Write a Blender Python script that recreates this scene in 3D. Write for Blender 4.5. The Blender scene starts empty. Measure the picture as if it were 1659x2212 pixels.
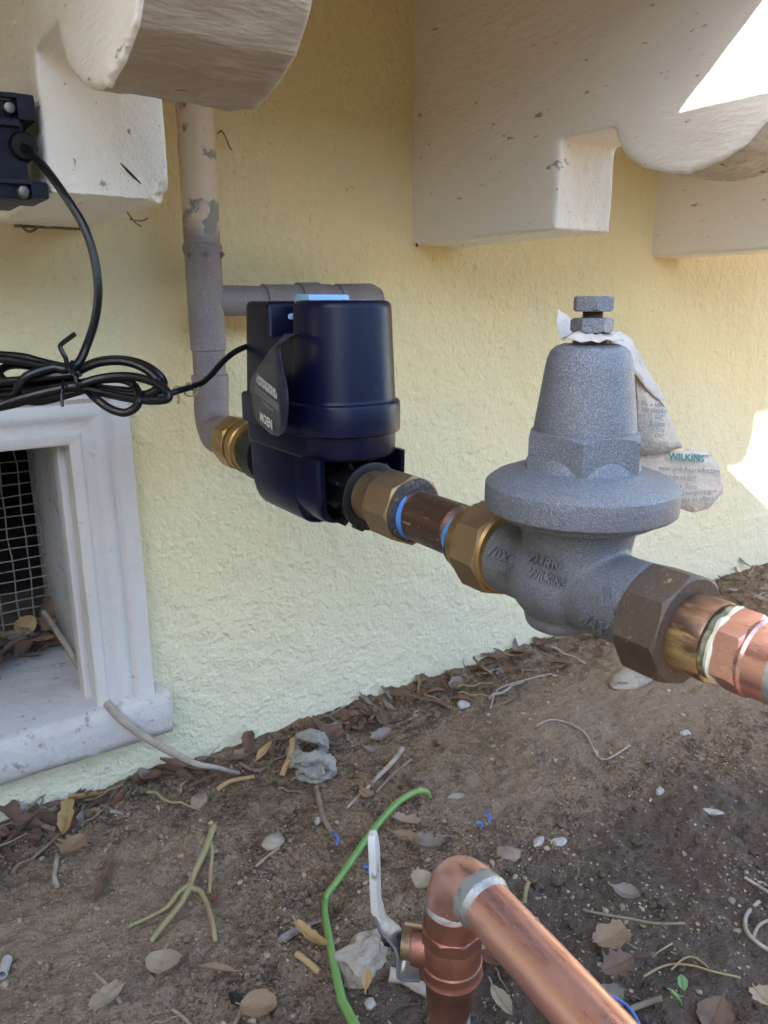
import bpy, bmesh, math, random
from mathutils import Vector, Matrix, noise
from mathutils.bvhtree import BVHTree

random.seed(7)
SC = bpy.context.scene
COL = SC.collection

# ------------------------------------------------------------------ camera
EYE = Vector((0.0, 0.0, 0.54))
PITCH, HEAD, F = math.radians(15.45), math.radians(34.5), 1650.0
FW = Vector((math.sin(HEAD) * math.cos(PITCH), math.cos(HEAD) * math.cos(PITCH), -math.sin(PITCH)))
RT = Vector((math.cos(HEAD), -math.sin(HEAD), 0.0))
UP = RT.cross(FW)
cam = bpy.data.cameras.new('camera')
cam.sensor_fit = 'HORIZONTAL'; cam.sensor_width = 36.0; cam.lens = 36.0 * F / 1659.0
cam.clip_start = 0.02; cam.clip_end = 400.0
cam.dof.use_dof = True; cam.dof.focus_distance = 0.50; cam.dof.aperture_fstop = 34.0
camo = bpy.data.objects.new('camera', cam); COL.objects.link(camo)
camo.matrix_world = Matrix(((RT.x, UP.x, -FW.x, EYE.x), (RT.y, UP.y, -FW.y, EYE.y), (RT.z, UP.z, -FW.z, EYE.z), (0, 0, 0, 1)))
SC.camera = camo

# ------------------------------------------------------------------ sky and sun
SUN = Vector((1.0, 0.62, -0.608)).normalized()          # the way sunlight travels
ELEV = math.asin(-SUN.z)
AZ = math.atan2(-SUN.x, -SUN.y)                         # heading of the sun, clockwise from +Y
world = bpy.data.worlds.new('World'); SC.world = world; world.use_nodes = True
wn = world.node_tree
sky = wn.nodes.new('ShaderNodeTexSky'); sky.sky_type = 'NISHITA'; sky.sun_disc = False
sky.sun_elevation = ELEV; sky.sun_rotation = AZ
bg = wn.nodes['Background']; bg.inputs['Strength'].default_value = 0.15
wn.links.new(sky.outputs['Color'], bg.inputs['Color'])
sl = bpy.data.lights.new('sun', 'SUN'); sl.energy = 3.6; sl.angle = math.radians(0.5); sl.color = (1.0, 0.93, 0.82)
so = bpy.data.objects.new('sun', sl); COL.objects.link(so); so.rotation_euler = SUN.to_track_quat('-Z', 'Y').to_euler()
vs = SC.view_settings
vs.view_transform = 'Standard'; vs.look = 'None'; vs.gamma = 1.0; vs.use_curve_mapping = False
vs.exposure = 2.95
SC.cycles.max_bounces = 10; SC.cycles.diffuse_bounces = 7

# ------------------------------------------------------------------ helpers
def at(x, y, d):
    """world point seen at picture point x, y (of 1659 x 2212), d metres deep"""
    return EYE + (FW + RT * ((x - 829.5) / F) + UP * ((1106.0 - y) / F)) * d
def on(x, y, axis, v):
    r = FW + RT * ((x - 829.5) / F) + UP * ((1106.0 - y) / F)
    return EYE + r * ((v - EYE[axis]) / r[axis])
def fbm(p, o=4):
    s, a, t = 0.0, 1.0, 0.0
    q = Vector(p)
    for _ in range(o):
        s += a * noise.noise(q); t += a; a *= 0.5; q = q * 2.03 + Vector((3.1, 1.7, 5.2))
    return s / t
def ground_h(x, y):
    h = 0.010 * fbm((x * 5, y * 5, 0.3), 2) + 0.012 * fbm((x * 16, y * 16, 4.3), 3) + 0.0060 * fbm((x * 55, y * 55, 9.1), 3) + 0.0030 * fbm((x * 130, y * 130, 2.7), 2)
    h += 0.008 * math.exp(-((0.80 - y) / 0.05) ** 2)
    h -= 0.016 * math.exp(-(((x - 0.295) ** 2 + (y - 0.512) ** 2) / 0.012 ** 2))
    h -= 0.010 * math.exp(-(((x - 0.21) ** 2 + (y - 0.58) ** 2) / 0.03 ** 2))
    h += 0.010 * math.exp(-((x - 1.0) ** 2 / 0.12 + (y - 0.60) ** 2 / 0.012))
    return h
def G(px, py, up=0.0):
    p = on(px, py, 2, 0.0)
    for _ in range(3):
        p = on(px, py, 2, ground_h(p.x, p.y) + up)
    return p

class M:
    def __init__(s): s.v = []; s.f = []
    def add(s, v, f):
        o = len(s.v); s.v += [Vector(p) for p in v]; s.f += [tuple(i + o for i in q) for q in f]; return s
    def obj(s, name, mat, parent=None, smooth=True, angle=35, recalc=True, bevel=None):
        me = bpy.data.meshes.new(name); me.from_pydata([tuple(p) for p in s.v], [], s.f)
        if recalc or bevel:
            bm = bmesh.new(); bm.from_mesh(me)
            bmesh.ops.recalc_face_normals(bm, faces=bm.faces)
            if bevel:
                es = [e for e in bm.edges if len(e.link_faces) == 2 and e.calc_face_angle(0) > math.radians(bevel[1] if len(bevel) > 1 else 30)]
                bmesh.ops.bevel(bm, geom=es, offset=bevel[0], segments=2, affect='EDGES', profile=0.6, clamp_overlap=True)
            bm.to_mesh(me); bm.free()
        if smooth:
            me.polygons.foreach_set('use_smooth', [True] * len(me.polygons))
            me.set_sharp_from_angle(angle=math.radians(angle))
        me.materials.append(mat)
        o = bpy.data.objects.new(name, me); COL.objects.link(o)
        if parent is not None: adopt(o, parent)
        return o
def adopt(o, parent):
    o.parent = parent
    o.matrix_parent_inverse = parent.matrix_world.inverted() if parent.type != 'EMPTY' else Matrix.Translation(-Vector(parent.location))
def tag(o, label, cat, group=None, kind=None):
    if label: o['label'] = label
    if cat: o['category'] = cat
    if group: o['group'] = group
    if kind: o['kind'] = kind
    return o
def thing(name, label, cat, loc=(0, 0, 0), group=None):
    o = bpy.data.objects.new(name, None); COL.objects.link(o); o.location = loc; o.empty_display_size = 0.02
    return tag(o, label, cat, group)

def frame(d):
    d = Vector(d).normalized()
    a = Vector((0, 0, 1)) if abs(d.z) < 0.95 else Vector((0, 1, 0))
    u = d.cross(a).normalized(); w = d.cross(u).normalized()
    return d, u, w
def lathe(m, o, d, prof, seg=48, cap=True, rot=0.0, wob=0.0):
    """surface of revolution: prof = [(distance along d, radius)]"""
    o = Vector(o); d, u, w = frame(d); v = []; f = []
    for k, (t, r) in enumerate(prof):
        for i in range(seg):
            a = rot + 2 * math.pi * i / seg
            rr = r
            if wob: rr += wob * noise.noise(Vector((math.cos(a) * 2.2, math.sin(a) * 2.2, t * 120)))
            v.append(o + d * t + (u * math.cos(a) + w * math.sin(a)) * rr)
    n = len(prof)
    for k in range(n - 1):
        for i in range(seg):
            j = (i + 1) % seg
            f.append((k * seg + i, k * seg + j, (k + 1) * seg + j, (k + 1) * seg + i))
    if cap:
        f.append(tuple(range(seg - 1, -1, -1))); f.append(tuple((n - 1) * seg + i for i in range(seg)))
    return m.add(v, f)
def ring(m, o, d, t0, t1, ro, ri, seg=48, n=None, rot=0.0, ch=0.0):
    """hollow collar; n = flats on the outside"""
    o = Vector(o); d, u, w = frame(d); v = []; f = []
    seg = n if n else seg
    prof = [(t0, ri), (t0, ro - ch), (t0 + ch * .6, ro), (t1 - ch * .6, ro), (t1, ro - ch), (t1, ri)] if ch else [(t0, ri), (t0, ro), (t1, ro), (t1, ri)]
    for t, r in prof:
        for i in range(seg):
            a = rot + 2 * math.pi * i / seg
            v.append(o + d * t + (u * math.cos(a) + w * math.sin(a)) * r)
    L = len(prof)
    for k in range(L):
        kk = (k + 1) % L
        for i in range(seg):
            j = (i + 1) % seg
            f.append((k * seg + i, k * seg + j, kk * seg + j, kk * seg + i))
    return m.add(v, f)
def nut(m, o, d, t0, t1, R, n, rot=0.0, ch=0.0012, seg_per=8):
    """n-sided nut with turned (chamfered) ends"""
    o = Vector(o); d, u, w = frame(d); seg = n * seg_per; v = []; f = []
    Ri = R * math.cos(math.pi / n)
    def pr(a):
        b = (a - rot) % (2 * math.pi / n) - math.pi / n
        return Ri / math.cos(b)
    rc = Ri * 0.985
    rows = [(t0, lambda r: rc * .97), (t0, lambda r: rc), (None, 0), (None, 1), (t1, lambda r: rc), (t1, lambda r: rc * .97)]
    for t, fn in rows:
        for i in range(seg):
            a = rot + 2 * math.pi * i / seg; r = pr(a)
            if t is None:
                over = max(0.0, r - rc)
                tt = t0 + over * .55 + ch * .3 if fn == 0 else t1 - over * .55 - ch * .3
                v.append(o + d * tt + (u * math.cos(a) + w * math.sin(a)) * r)
            else:
                v.append(o + d * t + (u * math.cos(a) + w * math.sin(a)) * fn(r))
    L = len(rows)
    for k in range(L - 1):
        for i in range(seg):
            j = (i + 1) % seg
            f.append((k * seg + i, k * seg + j, (k + 1) * seg + j, (k + 1) * seg + i))
    f.append(tuple(range(seg - 1, -1, -1))); f.append(tuple((L - 1) * seg + i for i in range(seg)))
    return m.add(v, f)
def smooth_path(pts, n=6, closed=False):
    P = [Vector(p) for p in pts]; out = []; L = len(P)
    for i in range(L if closed else L - 1):
        p0, p1, p2, p3 = (P[(i - 1) % L], P[i], P[(i + 1) % L], P[(i + 2) % L]) if closed else (P[max(i - 1, 0)], P[i], P[i + 1], P[min(i + 2, L - 1)])
        for k in range(n):
            t = k / n
            out.append(0.5 * ((2 * p1) + (p2 - p0) * t + (2 * p0 - 5 * p1 + 4 * p2 - p3) * t * t + (3 * p1 - p0 - 3 * p2 + p3) * t ** 3))
    if not closed: out.append(P[-1])
    return out
def tube(m, pts, r, seg=10, closed=False, cap=True, flat=1.0):
    P = [Vector(p) for p in pts]; L = len(P); v = []; f = []
    R = r if isinstance(r, (list, tuple)) else [r] * L
    if len(R) != L: R = [R[min(int(i * len(R) / L), len(R) - 1)] + (R[min(int(i * len(R) / L) + 1, len(R) - 1)] - R[min(int(i * len(R) / L), len(R) - 1)]) * ((i * len(R) / L) % 1) for i in range(L)]
    T = []
    for i in range(L):
        a = P[(i - 1) % L] if closed else P[max(i - 1, 0)]; b = P[(i + 1) % L] if closed else P[min(i + 1, L - 1)]
        t = b - a; T.append(t.normalized() if t.length > 1e-9 else Vector((0, 0, 1)))
    _, u, w = frame(T[0])
    for i in range(L):
        u = (u - T[i] * u.dot(T[i])); u = u.normalized() if u.length > 1e-6 else frame(T[i])[1]
        w = T[i].cross(u)
        for k in range(seg):
            a = 2 * math.pi * k / seg
            v.append(P[i] + (u * math.cos(a) + w * math.sin(a) * flat) * R[i])
    for i in range(L if closed else L - 1):
        j = (i + 1) % L
        for k in range(seg):
            q = (k + 1) % seg
            f.append((i * seg + k, i * seg + q, j * seg + q, j * seg + k))
    if cap and not closed:
        f.append(tuple(range(seg - 1, -1, -1))); f.append(tuple((L - 1) * seg + k for k in range(seg)))
    return m.add(v, f)
def box(m, lo, hi):
    x0, y0, z0 = lo; x1, y1, z1 = hi
    return m.add([(x0, y0, z0), (x1, y0, z0), (x1, y1, z0), (x0, y1, z0), (x0, y0, z1), (x1, y0, z1), (x1, y1, z1), (x0, y1, z1)],
                 [(0, 3, 2, 1), (4, 5, 6, 7), (0, 1, 5, 4), (1, 2, 6, 5), (2, 3, 7, 6), (3, 0, 4, 7)])
def rrect(x0, x1, y0, y1, r, n=8):
    """rounded rectangle outline, r = radii at (x0,y0) (x1,y0) (x1,y1) (x0,y1)"""
    out = []
    for (cx, cy, a0, rr) in ((x0 + r[0], y0 + r[0], math.pi, r[0]), (x1 - r[1], y0 + r[1], 1.5 * math.pi, r[1]), (x1 - r[2], y1 - r[2], 0, r[2]), (x0 + r[3], y1 - r[3], .5 * math.pi, r[3])):
        for k in range(n + 1):
            a = a0 + .5 * math.pi * k / n; out.append((cx + rr * math.cos(a), cy + rr * math.sin(a)))
    return out
def loft(m, rows, cap=True):
    """rows of equal point counts"""
    n = len(rows[0]); v = [p for r in rows for p in r]; f = []
    for k in range(len(rows) - 1):
        for i in range(n):
            j = (i + 1) % n; f.append((k * n + i, k * n + j, (k + 1) * n + j, (k + 1) * n + i))
    if cap: f.append(tuple(range(n - 1, -1, -1))); f.append(tuple((len(rows) - 1) * n + i for i in range(n)))
    return m.add(v, f)
def remeshed(m, voxel, smooth_it, fn=None):
    """closed overlapping shells fused to one skin"""
    o = m.obj('tmp', bpy.data.materials[0], smooth=False)
    md = o.modifiers.new('r', 'REMESH'); md.mode = 'VOXEL'; md.voxel_size = voxel
    sm = o.modifiers.new('s', 'SMOOTH'); sm.iterations = smooth_it; sm.factor = 0.5
    dg = bpy.context.evaluated_depsgraph_get(); dg.update()
    me = bpy.data.meshes.new_from_object(o.evaluated_get(dg))
    r = M(); r.v = [v.co.copy() for v in me.vertices]; r.f = [tuple(p.vertices) for p in me.polygons]
    nr = [v.normal.copy() for v in me.vertices]
    if fn: r.v = [fn(p, q) for p, q in zip(r.v, nr)]
    old = o.data; bpy.data.objects.remove(o); bpy.data.meshes.remove(old); bpy.data.meshes.remove(me)
    return r
def text_mesh(s, size, thick=0.0, bold=0.0, align='CENTER'):
    c = bpy.data.curves.new('txt', 'FONT'); c.body = s; c.size = size; c.extrude = thick; c.offset = bold
    c.align_x = align; c.align_y = 'CENTER'; c.resolution_u = 2
    o = bpy.data.objects.new('txt', c); COL.objects.link(o)
    dg = bpy.context.evaluated_depsgraph_get(); dg.update()
    me = bpy.data.meshes.new_from_object(o.evaluated_get(dg))
    v = [p.co.copy() for p in me.vertices]; f = [tuple(p.vertices) for p in me.polygons]
    bpy.data.objects.remove(o); bpy.data.curves.remove(c); bpy.data.meshes.remove(me)
    return v, f

# ------------------------------------------------------------------ materials
def mat(name, col, rough=0.6, metal=0.0, layers=(), bumps=(), spec=0.5, coat=0.0, rvar=0.0, sss=None, island=0.0, zmix=None, stretch=None, transl=0.0):
    """layers: (scale, detail, low, high, colour, amount[, 'v']); bumps: (scale, detail, distance[, 'v'])"""
    m = bpy.data.materials.new(name); m.use_nodes = True; nt = m.node_tree; N = nt.nodes; L = nt.links
    b = N['Principled BSDF']
    tc = N.new('ShaderNodeTexCoord'); src = tc.outputs['Object']
    if stretch:
        mp = N.new('ShaderNodeMapping'); mp.inputs['Scale'].default_value = stretch; L.new(src, mp.inputs['Vector']); src = mp.outputs['Vector']
    rgb = N.new('ShaderNodeRGB'); rgb.outputs[0].default_value = (*col, 1); cur = rgb.outputs[0]
    def tex(scale, det, kind=None, off=0.0):
        if kind == 'v':
            t = N.new('ShaderNodeTexVoronoi'); t.inputs['Scale'].default_value = scale; L.new(src, t.inputs['Vector']); return t.outputs['Distance']
        t = N.new('ShaderNodeTexNoise'); t.inputs['Scale'].default_value = scale; t.inputs['Detail'].default_value = det
        t.inputs['Roughness'].default_value = 0.6
        if off:
            mp2 = N.new('ShaderNodeMapping'); mp2.inputs['Location'].default_value = (off, off * .7, off * 1.3); L.new(src, mp2.inputs['Vector']); L.new(mp2.outputs['Vector'], t.inputs['Vector'])
        else: L.new(src, t.inputs['Vector'])
        return t.outputs['Fac']
    def ramp(fac, lo, hi, amount):
        r = N.new('ShaderNodeMapRange'); r.inputs['From Min'].default_value = lo; r.inputs['From Max'].default_value = hi
        r.inputs['To Min'].default_value = 0.0; r.inputs['To Max'].default_value = amount; L.new(fac, r.inputs['Value']); return r.outputs['Result']
    def mix(a, bcol, fac):
        x = N.new('ShaderNodeMix'); x.data_type = 'RGBA'; L.new(a, x.inputs['A']); x.inputs['B'].default_value = (*bcol, 1); L.new(fac, x.inputs['Factor']); return x.outputs['Result']
    fl = None
    for k, l in enumerate(layers):
        fac = ramp(tex(l[0], l[1], l[6] if len(l) > 6 else None, 0.37 * (k + 1)), l[2], l[3], l[4 + 1])
        cur = mix(cur, l[4], fac)
        if fl is None: fl = fac
    if zmix:                                  # (axis, from, to, colour, noise scale, noise amount): second colour along an axis with a ragged end
        ax, z0, z1, c2, ns, na = zmix
        sp = N.new('ShaderNodeSeparateXYZ'); L.new(tc.outputs['Object'], sp.inputs[0])
        ad = N.new('ShaderNodeMath'); ad.operation = 'MULTIPLY_ADD'; L.new(tex(ns, 4), ad.inputs[0]); ad.inputs[1].default_value = na
        L.new(sp.outputs[ax], ad.inputs[2]); cur = mix(cur, c2, ramp(ad.outputs[0], z0, z1, 1.0))
    if island:
        g = N.new('ShaderNodeNewGeometry'); hs = N.new('ShaderNodeHueSaturation'); L.new(cur, hs.inputs['Color'])
        r = N.new('ShaderNodeMapRange'); r.inputs['To Min'].default_value = 1 - island; r.inputs['To Max'].default_value = 1 + island * 1.4
        L.new(g.outputs['Random Per Island'], r.inputs['Value']); L.new(r.outputs['Result'], hs.inputs['Value']); cur = hs.outputs['Color']
    L.new(cur, b.inputs['Base Color'])
    b.inputs['Roughness'].default_value = rough; b.inputs['Metallic'].default_value = metal
    b.inputs['Specular IOR Level'].default_value = spec
    if coat: b.inputs['Coat Weight'].default_value = coat; b.inputs['Coat Roughness'].default_value = 0.2
    if rvar: L.new(ramp(tex(90, 4), 0.3, 0.7, rvar * 2), (x := N.new('ShaderNodeMath')).inputs[0]); x.inputs[1].default_value = rough - rvar; L.new(x.outputs[0], b.inputs['Roughness'])
    prev = None
    for k, l in enumerate(bumps):
        bp = N.new('ShaderNodeBump'); bp.inputs['Distance'].default_value = l[2]; bp.inputs['Strength'].default_value = 1.0
        L.new(tex(l[0], l[1], l[3] if len(l) > 3 else None, 0.11 * k), bp.inputs['Height'])
        if prev: L.new(prev, bp.inputs['Normal'])
        prev = bp.outputs['Normal']
    if prev: L.new(prev, b.inputs['Normal'])
    if transl:
        tr = N.new('ShaderNodeBsdfTranslucent'); L.new(cur, tr.inputs['Color']); ms = N.new('ShaderNodeMixShader'); ms.inputs[0].default_value = transl
        L.new(b.outputs[0], ms.inputs[1]); L.new(tr.outputs[0], ms.inputs[2]); L.new(ms.outputs[0], N['Material Output'].inputs[0])
    return m

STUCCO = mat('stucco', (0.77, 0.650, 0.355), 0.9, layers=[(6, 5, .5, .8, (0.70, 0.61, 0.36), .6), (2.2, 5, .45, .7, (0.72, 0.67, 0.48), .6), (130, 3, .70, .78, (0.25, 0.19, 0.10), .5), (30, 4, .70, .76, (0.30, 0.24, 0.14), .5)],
             bumps=[(26, 4, .0060), (85, 4, .0042), (230, 3, .0016)], zmix=(2, .52, .0, (0.72, 0.69, 0.52), 7, .14))  # paler base: grey wash, extended to put the cooler low light into colour
PAINT = mat('cream_paint', (0.80, 0.75, 0.67), 0.46, layers=[(3, 4, .5, .75, (0.70, 0.63, 0.54), .6), (70, 5, .655, .70, (0.18, 0.14, 0.10), .75), (26, 6, .685, .71, (0.14, 0.11, 0.085), .7), (260, 3, .72, .78, (0.15, 0.12, 0.1), .6)],
            bumps=[(14, 5, .0030), (60, 5, .0016), (300, 4, .0005)], rvar=.12, stretch=(1.6, .55, 1.6))
LOBE_BROWN = mat('brown_lobe_paint', (0.38, 0.315, 0.245), 0.55, layers=[(10, 3, .42, .72, (0.28, 0.22, 0.165), .7), (30, 6, .60, .70, (0.46, 0.40, 0.33), .7), (60, 5, .665, .69, (0.05, 0.04, 0.03), .85)], bumps=[(25, 4, .002), (120, 5, .0012)], stretch=(.5, 1.6, 1.6), rvar=.1)  # browner, patchier paint for the curved lobe faces
WHITE = mat('white_trim_paint', (0.62, 0.585, 0.55), 0.65, layers=[(90, 5, .64, .71, (0.30, 0.26, 0.22), .6), (9, 2, .4, .8, (0.53, 0.50, 0.47), .6), (180, 3, .72, .78, (0.2, 0.17, 0.14), .5)],
            bumps=[(50, 5, .0020), (180, 4, .0007)])
SILL = mat('dusty_sill_paint', (0.54, 0.51, 0.48), 0.8, layers=[(16, 3, .45, .8, (0.42, 0.38, 0.345), .7), (70, 5, .60, .68, (0.22, 0.18, 0.14), .75), (200, 3, .66, .74, (0.2, 0.16, 0.12), .6)], bumps=[(60, 5, .003)])
PVC = mat('grey_pipe', (0.205, 0.175, 0.18), 0.6, layers=[(30, 5, .45, .7, (0.145, 0.12, 0.12), .7), (9, 3, .5, .7, (0.29, 0.26, 0.26), .5), (500, 2, .60, .75, (0.5, 0.47, 0.45), .5)], bumps=[(300, 3, .0005)])
PEEL = mat('peeling_paint_on_pipe', (0.58, 0.49, 0.38), 0.55, layers=[(28, 6, .53, .545, (0.20, 0.21, 0.20), .95), (60, 5, .58, .60, (0.52, 0.38, 0.32), .6)], bumps=[(60, 5, .0008)],
           zmix=(2, .628, .612, (0.22, 0.20, 0.20), 40, .03))
NAVY = mat('navy_plastic', (0.0036, 0.0050, 0.0215), 0.34, spec=.20, layers=[(5, 4, .5, .8, (0.005, 0.006, 0.018), .6), (420, 2, .72, .78, (0.09, 0.09, 0.10), .5), (28, 6, .66, .74, (0.03, 0.03, 0.034), .5)], bumps=[(900, 2, .00006)], rvar=.05)
NAVYT = mat('navy_textured_plastic', (0.005, 0.0065, 0.022), 0.5, spec=.3, bumps=[(900, 3, .0006)])
TAGB = mat('tag_navy', (0.012, 0.014, 0.032), 0.42, spec=.35)
BLACK = mat('black_plastic', (0.007, 0.007, 0.008), 0.45, spec=.3, layers=[(40, 5, .6, .75, (0.06, 0.055, 0.05), .5)])
RUBBER = mat('black_cable', (0.006, 0.006, 0.007), 0.30, spec=.3, layers=[(30, 5, .62, .75, (0.03, 0.028, 0.026), .5)], bumps=[(120, 3, .0003)])
LBLUE = mat('light_blue_plastic', (0.24, 0.47, 0.72), 0.4)
PRINT = mat('white_print', (0.80, 0.81, 0.84), 0.5)
DPRINT = mat('faint_print', (0.30, 0.31, 0.34), 0.5)
BRASS = mat('aged_brass', (0.26, 0.178, 0.095), 0.5, .7, layers=[(14, 5, .45, .7, (0.10, 0.068, 0.045), .8), (60, 5, .62, .70, (0.05, 0.04, 0.03), .7), (160, 4, .66, .72, (0.45, 0.33, 0.18), .7)], bumps=[(160, 4, .0004)], rvar=.12)
BRASSY = mat('yellow_brass', (0.42, 0.27, 0.10), 0.42, .85, layers=[(40, 5, .45, .7, (0.22, 0.14, 0.06), .8), (120, 4, .64, .70, (0.07, 0.05, 0.03), .8)], bumps=[(120, 4, .0004)], rvar=.1)
BRIGHT = mat('rubbed_brass', (0.66, 0.48, 0.24), 0.36, .9, layers=[(34, 6, .47, .53, (0.11, 0.062, 0.058), .92), (140, 4, .55, .7, (0.34, 0.21, 0.12), .6)], bumps=[(100, 5, .0004)], stretch=(1, .25, 1), rvar=.1)
NIPPLE = mat('brown_nipple', (0.095, 0.052, 0.033), 0.42, .55, layers=[(18, 5, .5, .7, (0.15, 0.085, 0.05), .8), (70, 6, .63, .65, (0.42, 0.29, 0.20), .85), (240, 4, .62, .66, (0.30, 0.19, 0.12), .7)], bumps=[(150, 4, .0004)], stretch=(2.2, .6, 2.2), rvar=.1)
BRONZE = mat('dark_bronze_nut', (0.105, 0.074, 0.054), 0.58, .55, layers=[(16, 5, .5, .75, (0.14, 0.11, 0.085), .8), (90, 6, .64, .68, (0.38, 0.29, 0.15), .75), (700, 2, .60, .7, (0.22, 0.19, 0.165), .5)], bumps=[(600, 3, .0004), (60, 4, .0006)])
CAST = mat('sandcast_zinc', (0.130, 0.138, 0.156), 0.46, .3, layers=[(1500, 3, .48, .60, (0.36, 0.38, 0.43), .5), (1900, 3, .54, .66, (0.07, 0.07, 0.075), .5), (16, 5, .50, .72, (0.13, 0.12, 0.115), .65), (40, 5, .64, .72, (0.20, 0.14, 0.09), .4)],
           bumps=[(1300, 3, .0006), (200, 4, .0007)])
STEEL = mat('zinc_plate', (0.34, 0.36, 0.39), 0.42, .8, layers=[(60, 5, .5, .7, (0.18, 0.19, 0.21), .8)], bumps=[(200, 3, .0003)])
SCREW = mat('bright_screw', (0.20, 0.19, 0.17), 0.45, 1.0)
COPPER = mat('copper', (0.80, 0.43, 0.345), 0.33, .85, layers=[(7, 4, .48, .70, (0.76, 0.44, 0.37), .8), (26, 7, .47, .62, (0.52, 0.26, 0.20), .75), (150, 6, .60, .70, (0.36, 0.17, 0.13), .6), (60, 6, .675, .71, (0.16, 0.08, 0.06), .7)], bumps=[(60, 4, .0005), (250, 3, .00015)], rvar=.13, stretch=(1, .30, 1))
DCOPPER = mat('dull_copper_valve', (0.30, 0.135, 0.095), 0.42, .8, layers=[(34, 5, .45, .7, (0.17, 0.075, 0.055), .85), (14, 4, .55, .75, (0.40, 0.20, 0.15), .7)], bumps=[(70, 4, .0005), (300, 3, .0002)], rvar=.12)
SOLDER = mat('solder', (0.42, 0.42, 0.40), 0.5, .65, layers=[(60, 5, .48, .62, (0.20, 0.20, 0.19), .85)], bumps=[(160, 4, .0008)])
DOPE = mat('dark_pipe_dope', (0.035, 0.034, 0.030), 0.7, layers=[(200, 4, .6, .7, (0.25, 0.24, 0.22), .6)], bumps=[(180, 5, .003)])
OLIVE = mat('olive_pipe_dope', (0.11, 0.105, 0.055), 0.6, layers=[(90, 4, .5, .65, (0.40, 0.38, 0.24), .8)], bumps=[(150, 4, .0015)])
FLUX = mat('cream_pipe_dope', (0.62, 0.60, 0.46), 0.6, layers=[(70, 4, .5, .62, (0.75, 0.76, 0.74), .9)], bumps=[(120, 4, .0012)])
TAPE = mat('blue_thread_tape', (0.07, 0.22, 0.62), 0.5, bumps=[(200, 4, .0006)])
VINYL = mat('white_handle_vinyl', (0.50, 0.49, 0.45), 0.42, layers=[(60, 6, .56, .62, (0.10, 0.10, 0.09), .75), (9, 4, .5, .75, (0.58, 0.57, 0.52), .6)], bumps=[(60, 4, .0006)])
GREENP = mat('green_print', (0.02, 0.13, 0.10), 0.55)
PAPER = mat('tag_paper', (0.66, 0.60, 0.53), 0.8, layers=[(20, 5, .45, .7, (0.54, 0.46, 0.38), .8), (90, 5, .64, .7, (0.5, 0.42, 0.34), .5)], bumps=[(55, 5, .004), (200, 4, .0010)], transl=.3)
PAPER2 = mat('tag_paper_browned', (0.64, 0.56, 0.475), 0.85, layers=[(22, 5, .45, .7, (0.52, 0.43, 0.34), .7)], bumps=[(55, 5, .004), (200, 4, .0010)], transl=.3)
GREYP = mat('grey_print', (0.12, 0.14, 0.14), 0.6)
MESHW = mat('mesh_wire', (0.32, 0.30, 0.28), 0.6, .3, layers=[(200, 4, .5, .65, (0.14, 0.10, 0.08), .7)])
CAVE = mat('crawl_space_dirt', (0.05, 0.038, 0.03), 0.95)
SOFFIT = mat('soffit_wood', (0.62, 0.42, 0.22), 0.7, bumps=[(40, 4, .001)])
HEDGE = mat('hedge_leaves', (0.045, 0.075, 0.025), 0.6, layers=[(30, 4, .45, .65, (0.07, 0.10, 0.03), .8)])
SIDING = mat('shade_box_siding', (0.42, 0.40, 0.36), 0.8, layers=[(8, 4, .5, .7, (0.36, 0.34, 0.3), .6)])
STEMG = mat('green_shoot', (0.13, 0.26, 0.07), 0.42, layers=[(25, 4, .5, .7, (0.20, 0.30, 0.08), .8), (90, 4, .66, .72, (0.09, 0.10, 0.04), .6)], bumps=[(120, 3, .0005)])
def leafmat(name, c, c2): return mat(name, c, 0.7, layers=[(45, 5, .48, .62, c2, .8), (240, 3, .66, .74, (0.06, 0.04, 0.03), .7)], bumps=[(90, 5, .0016)], transl=.12)
L_TAN = leafmat('leaf_tan', (0.28, 0.185, 0.11), (0.21, 0.135, 0.08))
L_GOLD = leafmat('leaf_gold', (0.42, 0.28, 0.12), (0.32, 0.20, 0.085))
L_BROWN = leafmat('leaf_brown', (0.16, 0.095, 0.060), (0.09, 0.055, 0.04))
L_GREY = leafmat('leaf_grey', (0.25, 0.215, 0.185), (0.16, 0.13, 0.11))
L_BEIGE = leafmat('leaf_beige', (0.34, 0.262, 0.178), (0.26, 0.195, 0.13))
L_RUST = leafmat('leaf_rust', (0.17, 0.072, 0.045), (0.10, 0.045, 0.03))
L_GREEN = leafmat('leaf_green', (0.14, 0.27, 0.09), (0.18, 0.30, 0.10))
TWIG = mat('twig_bark', (0.22, 0.165, 0.11), 0.8, layers=[(50, 5, .45, .65, (0.13, 0.095, 0.07), .8)], bumps=[(150, 5, .0012)])
TWIGG = mat('olive_twig', (0.25, 0.21, 0.095), 0.65, layers=[(22, 4, .5, .65, (0.33, 0.19, 0.12), .8)], bumps=[(150, 5, .0008)])
VINE = mat('pale_vine', (0.36, 0.305, 0.25), 0.85, layers=[(60, 5, .45, .65, (0.24, 0.19, 0.15), .8)], bumps=[(140, 5, .0012)])
STONE = mat('pale_stone', (0.33, 0.285, 0.22), 0.9, layers=[(35, 6, .45, .6, (0.19, 0.155, 0.115), .85), (130, 4, .58, .7, (0.42, 0.39, 0.34), .7)], bumps=[(60, 6, .005), (200, 4, .001)])
STONEB = mat('brown_stone', (0.27, 0.205, 0.14), 0.85, layers=[(50, 5, .5, .65, (0.16, 0.12, 0.085), .8)], bumps=[(90, 5, .002)])
CHIP = mat('white_chip', (0.42, 0.395, 0.36), 0.8, layers=[(80, 5, .45, .65, (0.26, 0.22, 0.18), .7)], bumps=[(150, 4, .001)])
BLUEBIT = mat('blue_scrap', (0.06, 0.15, 0.45), 0.6)
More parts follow.
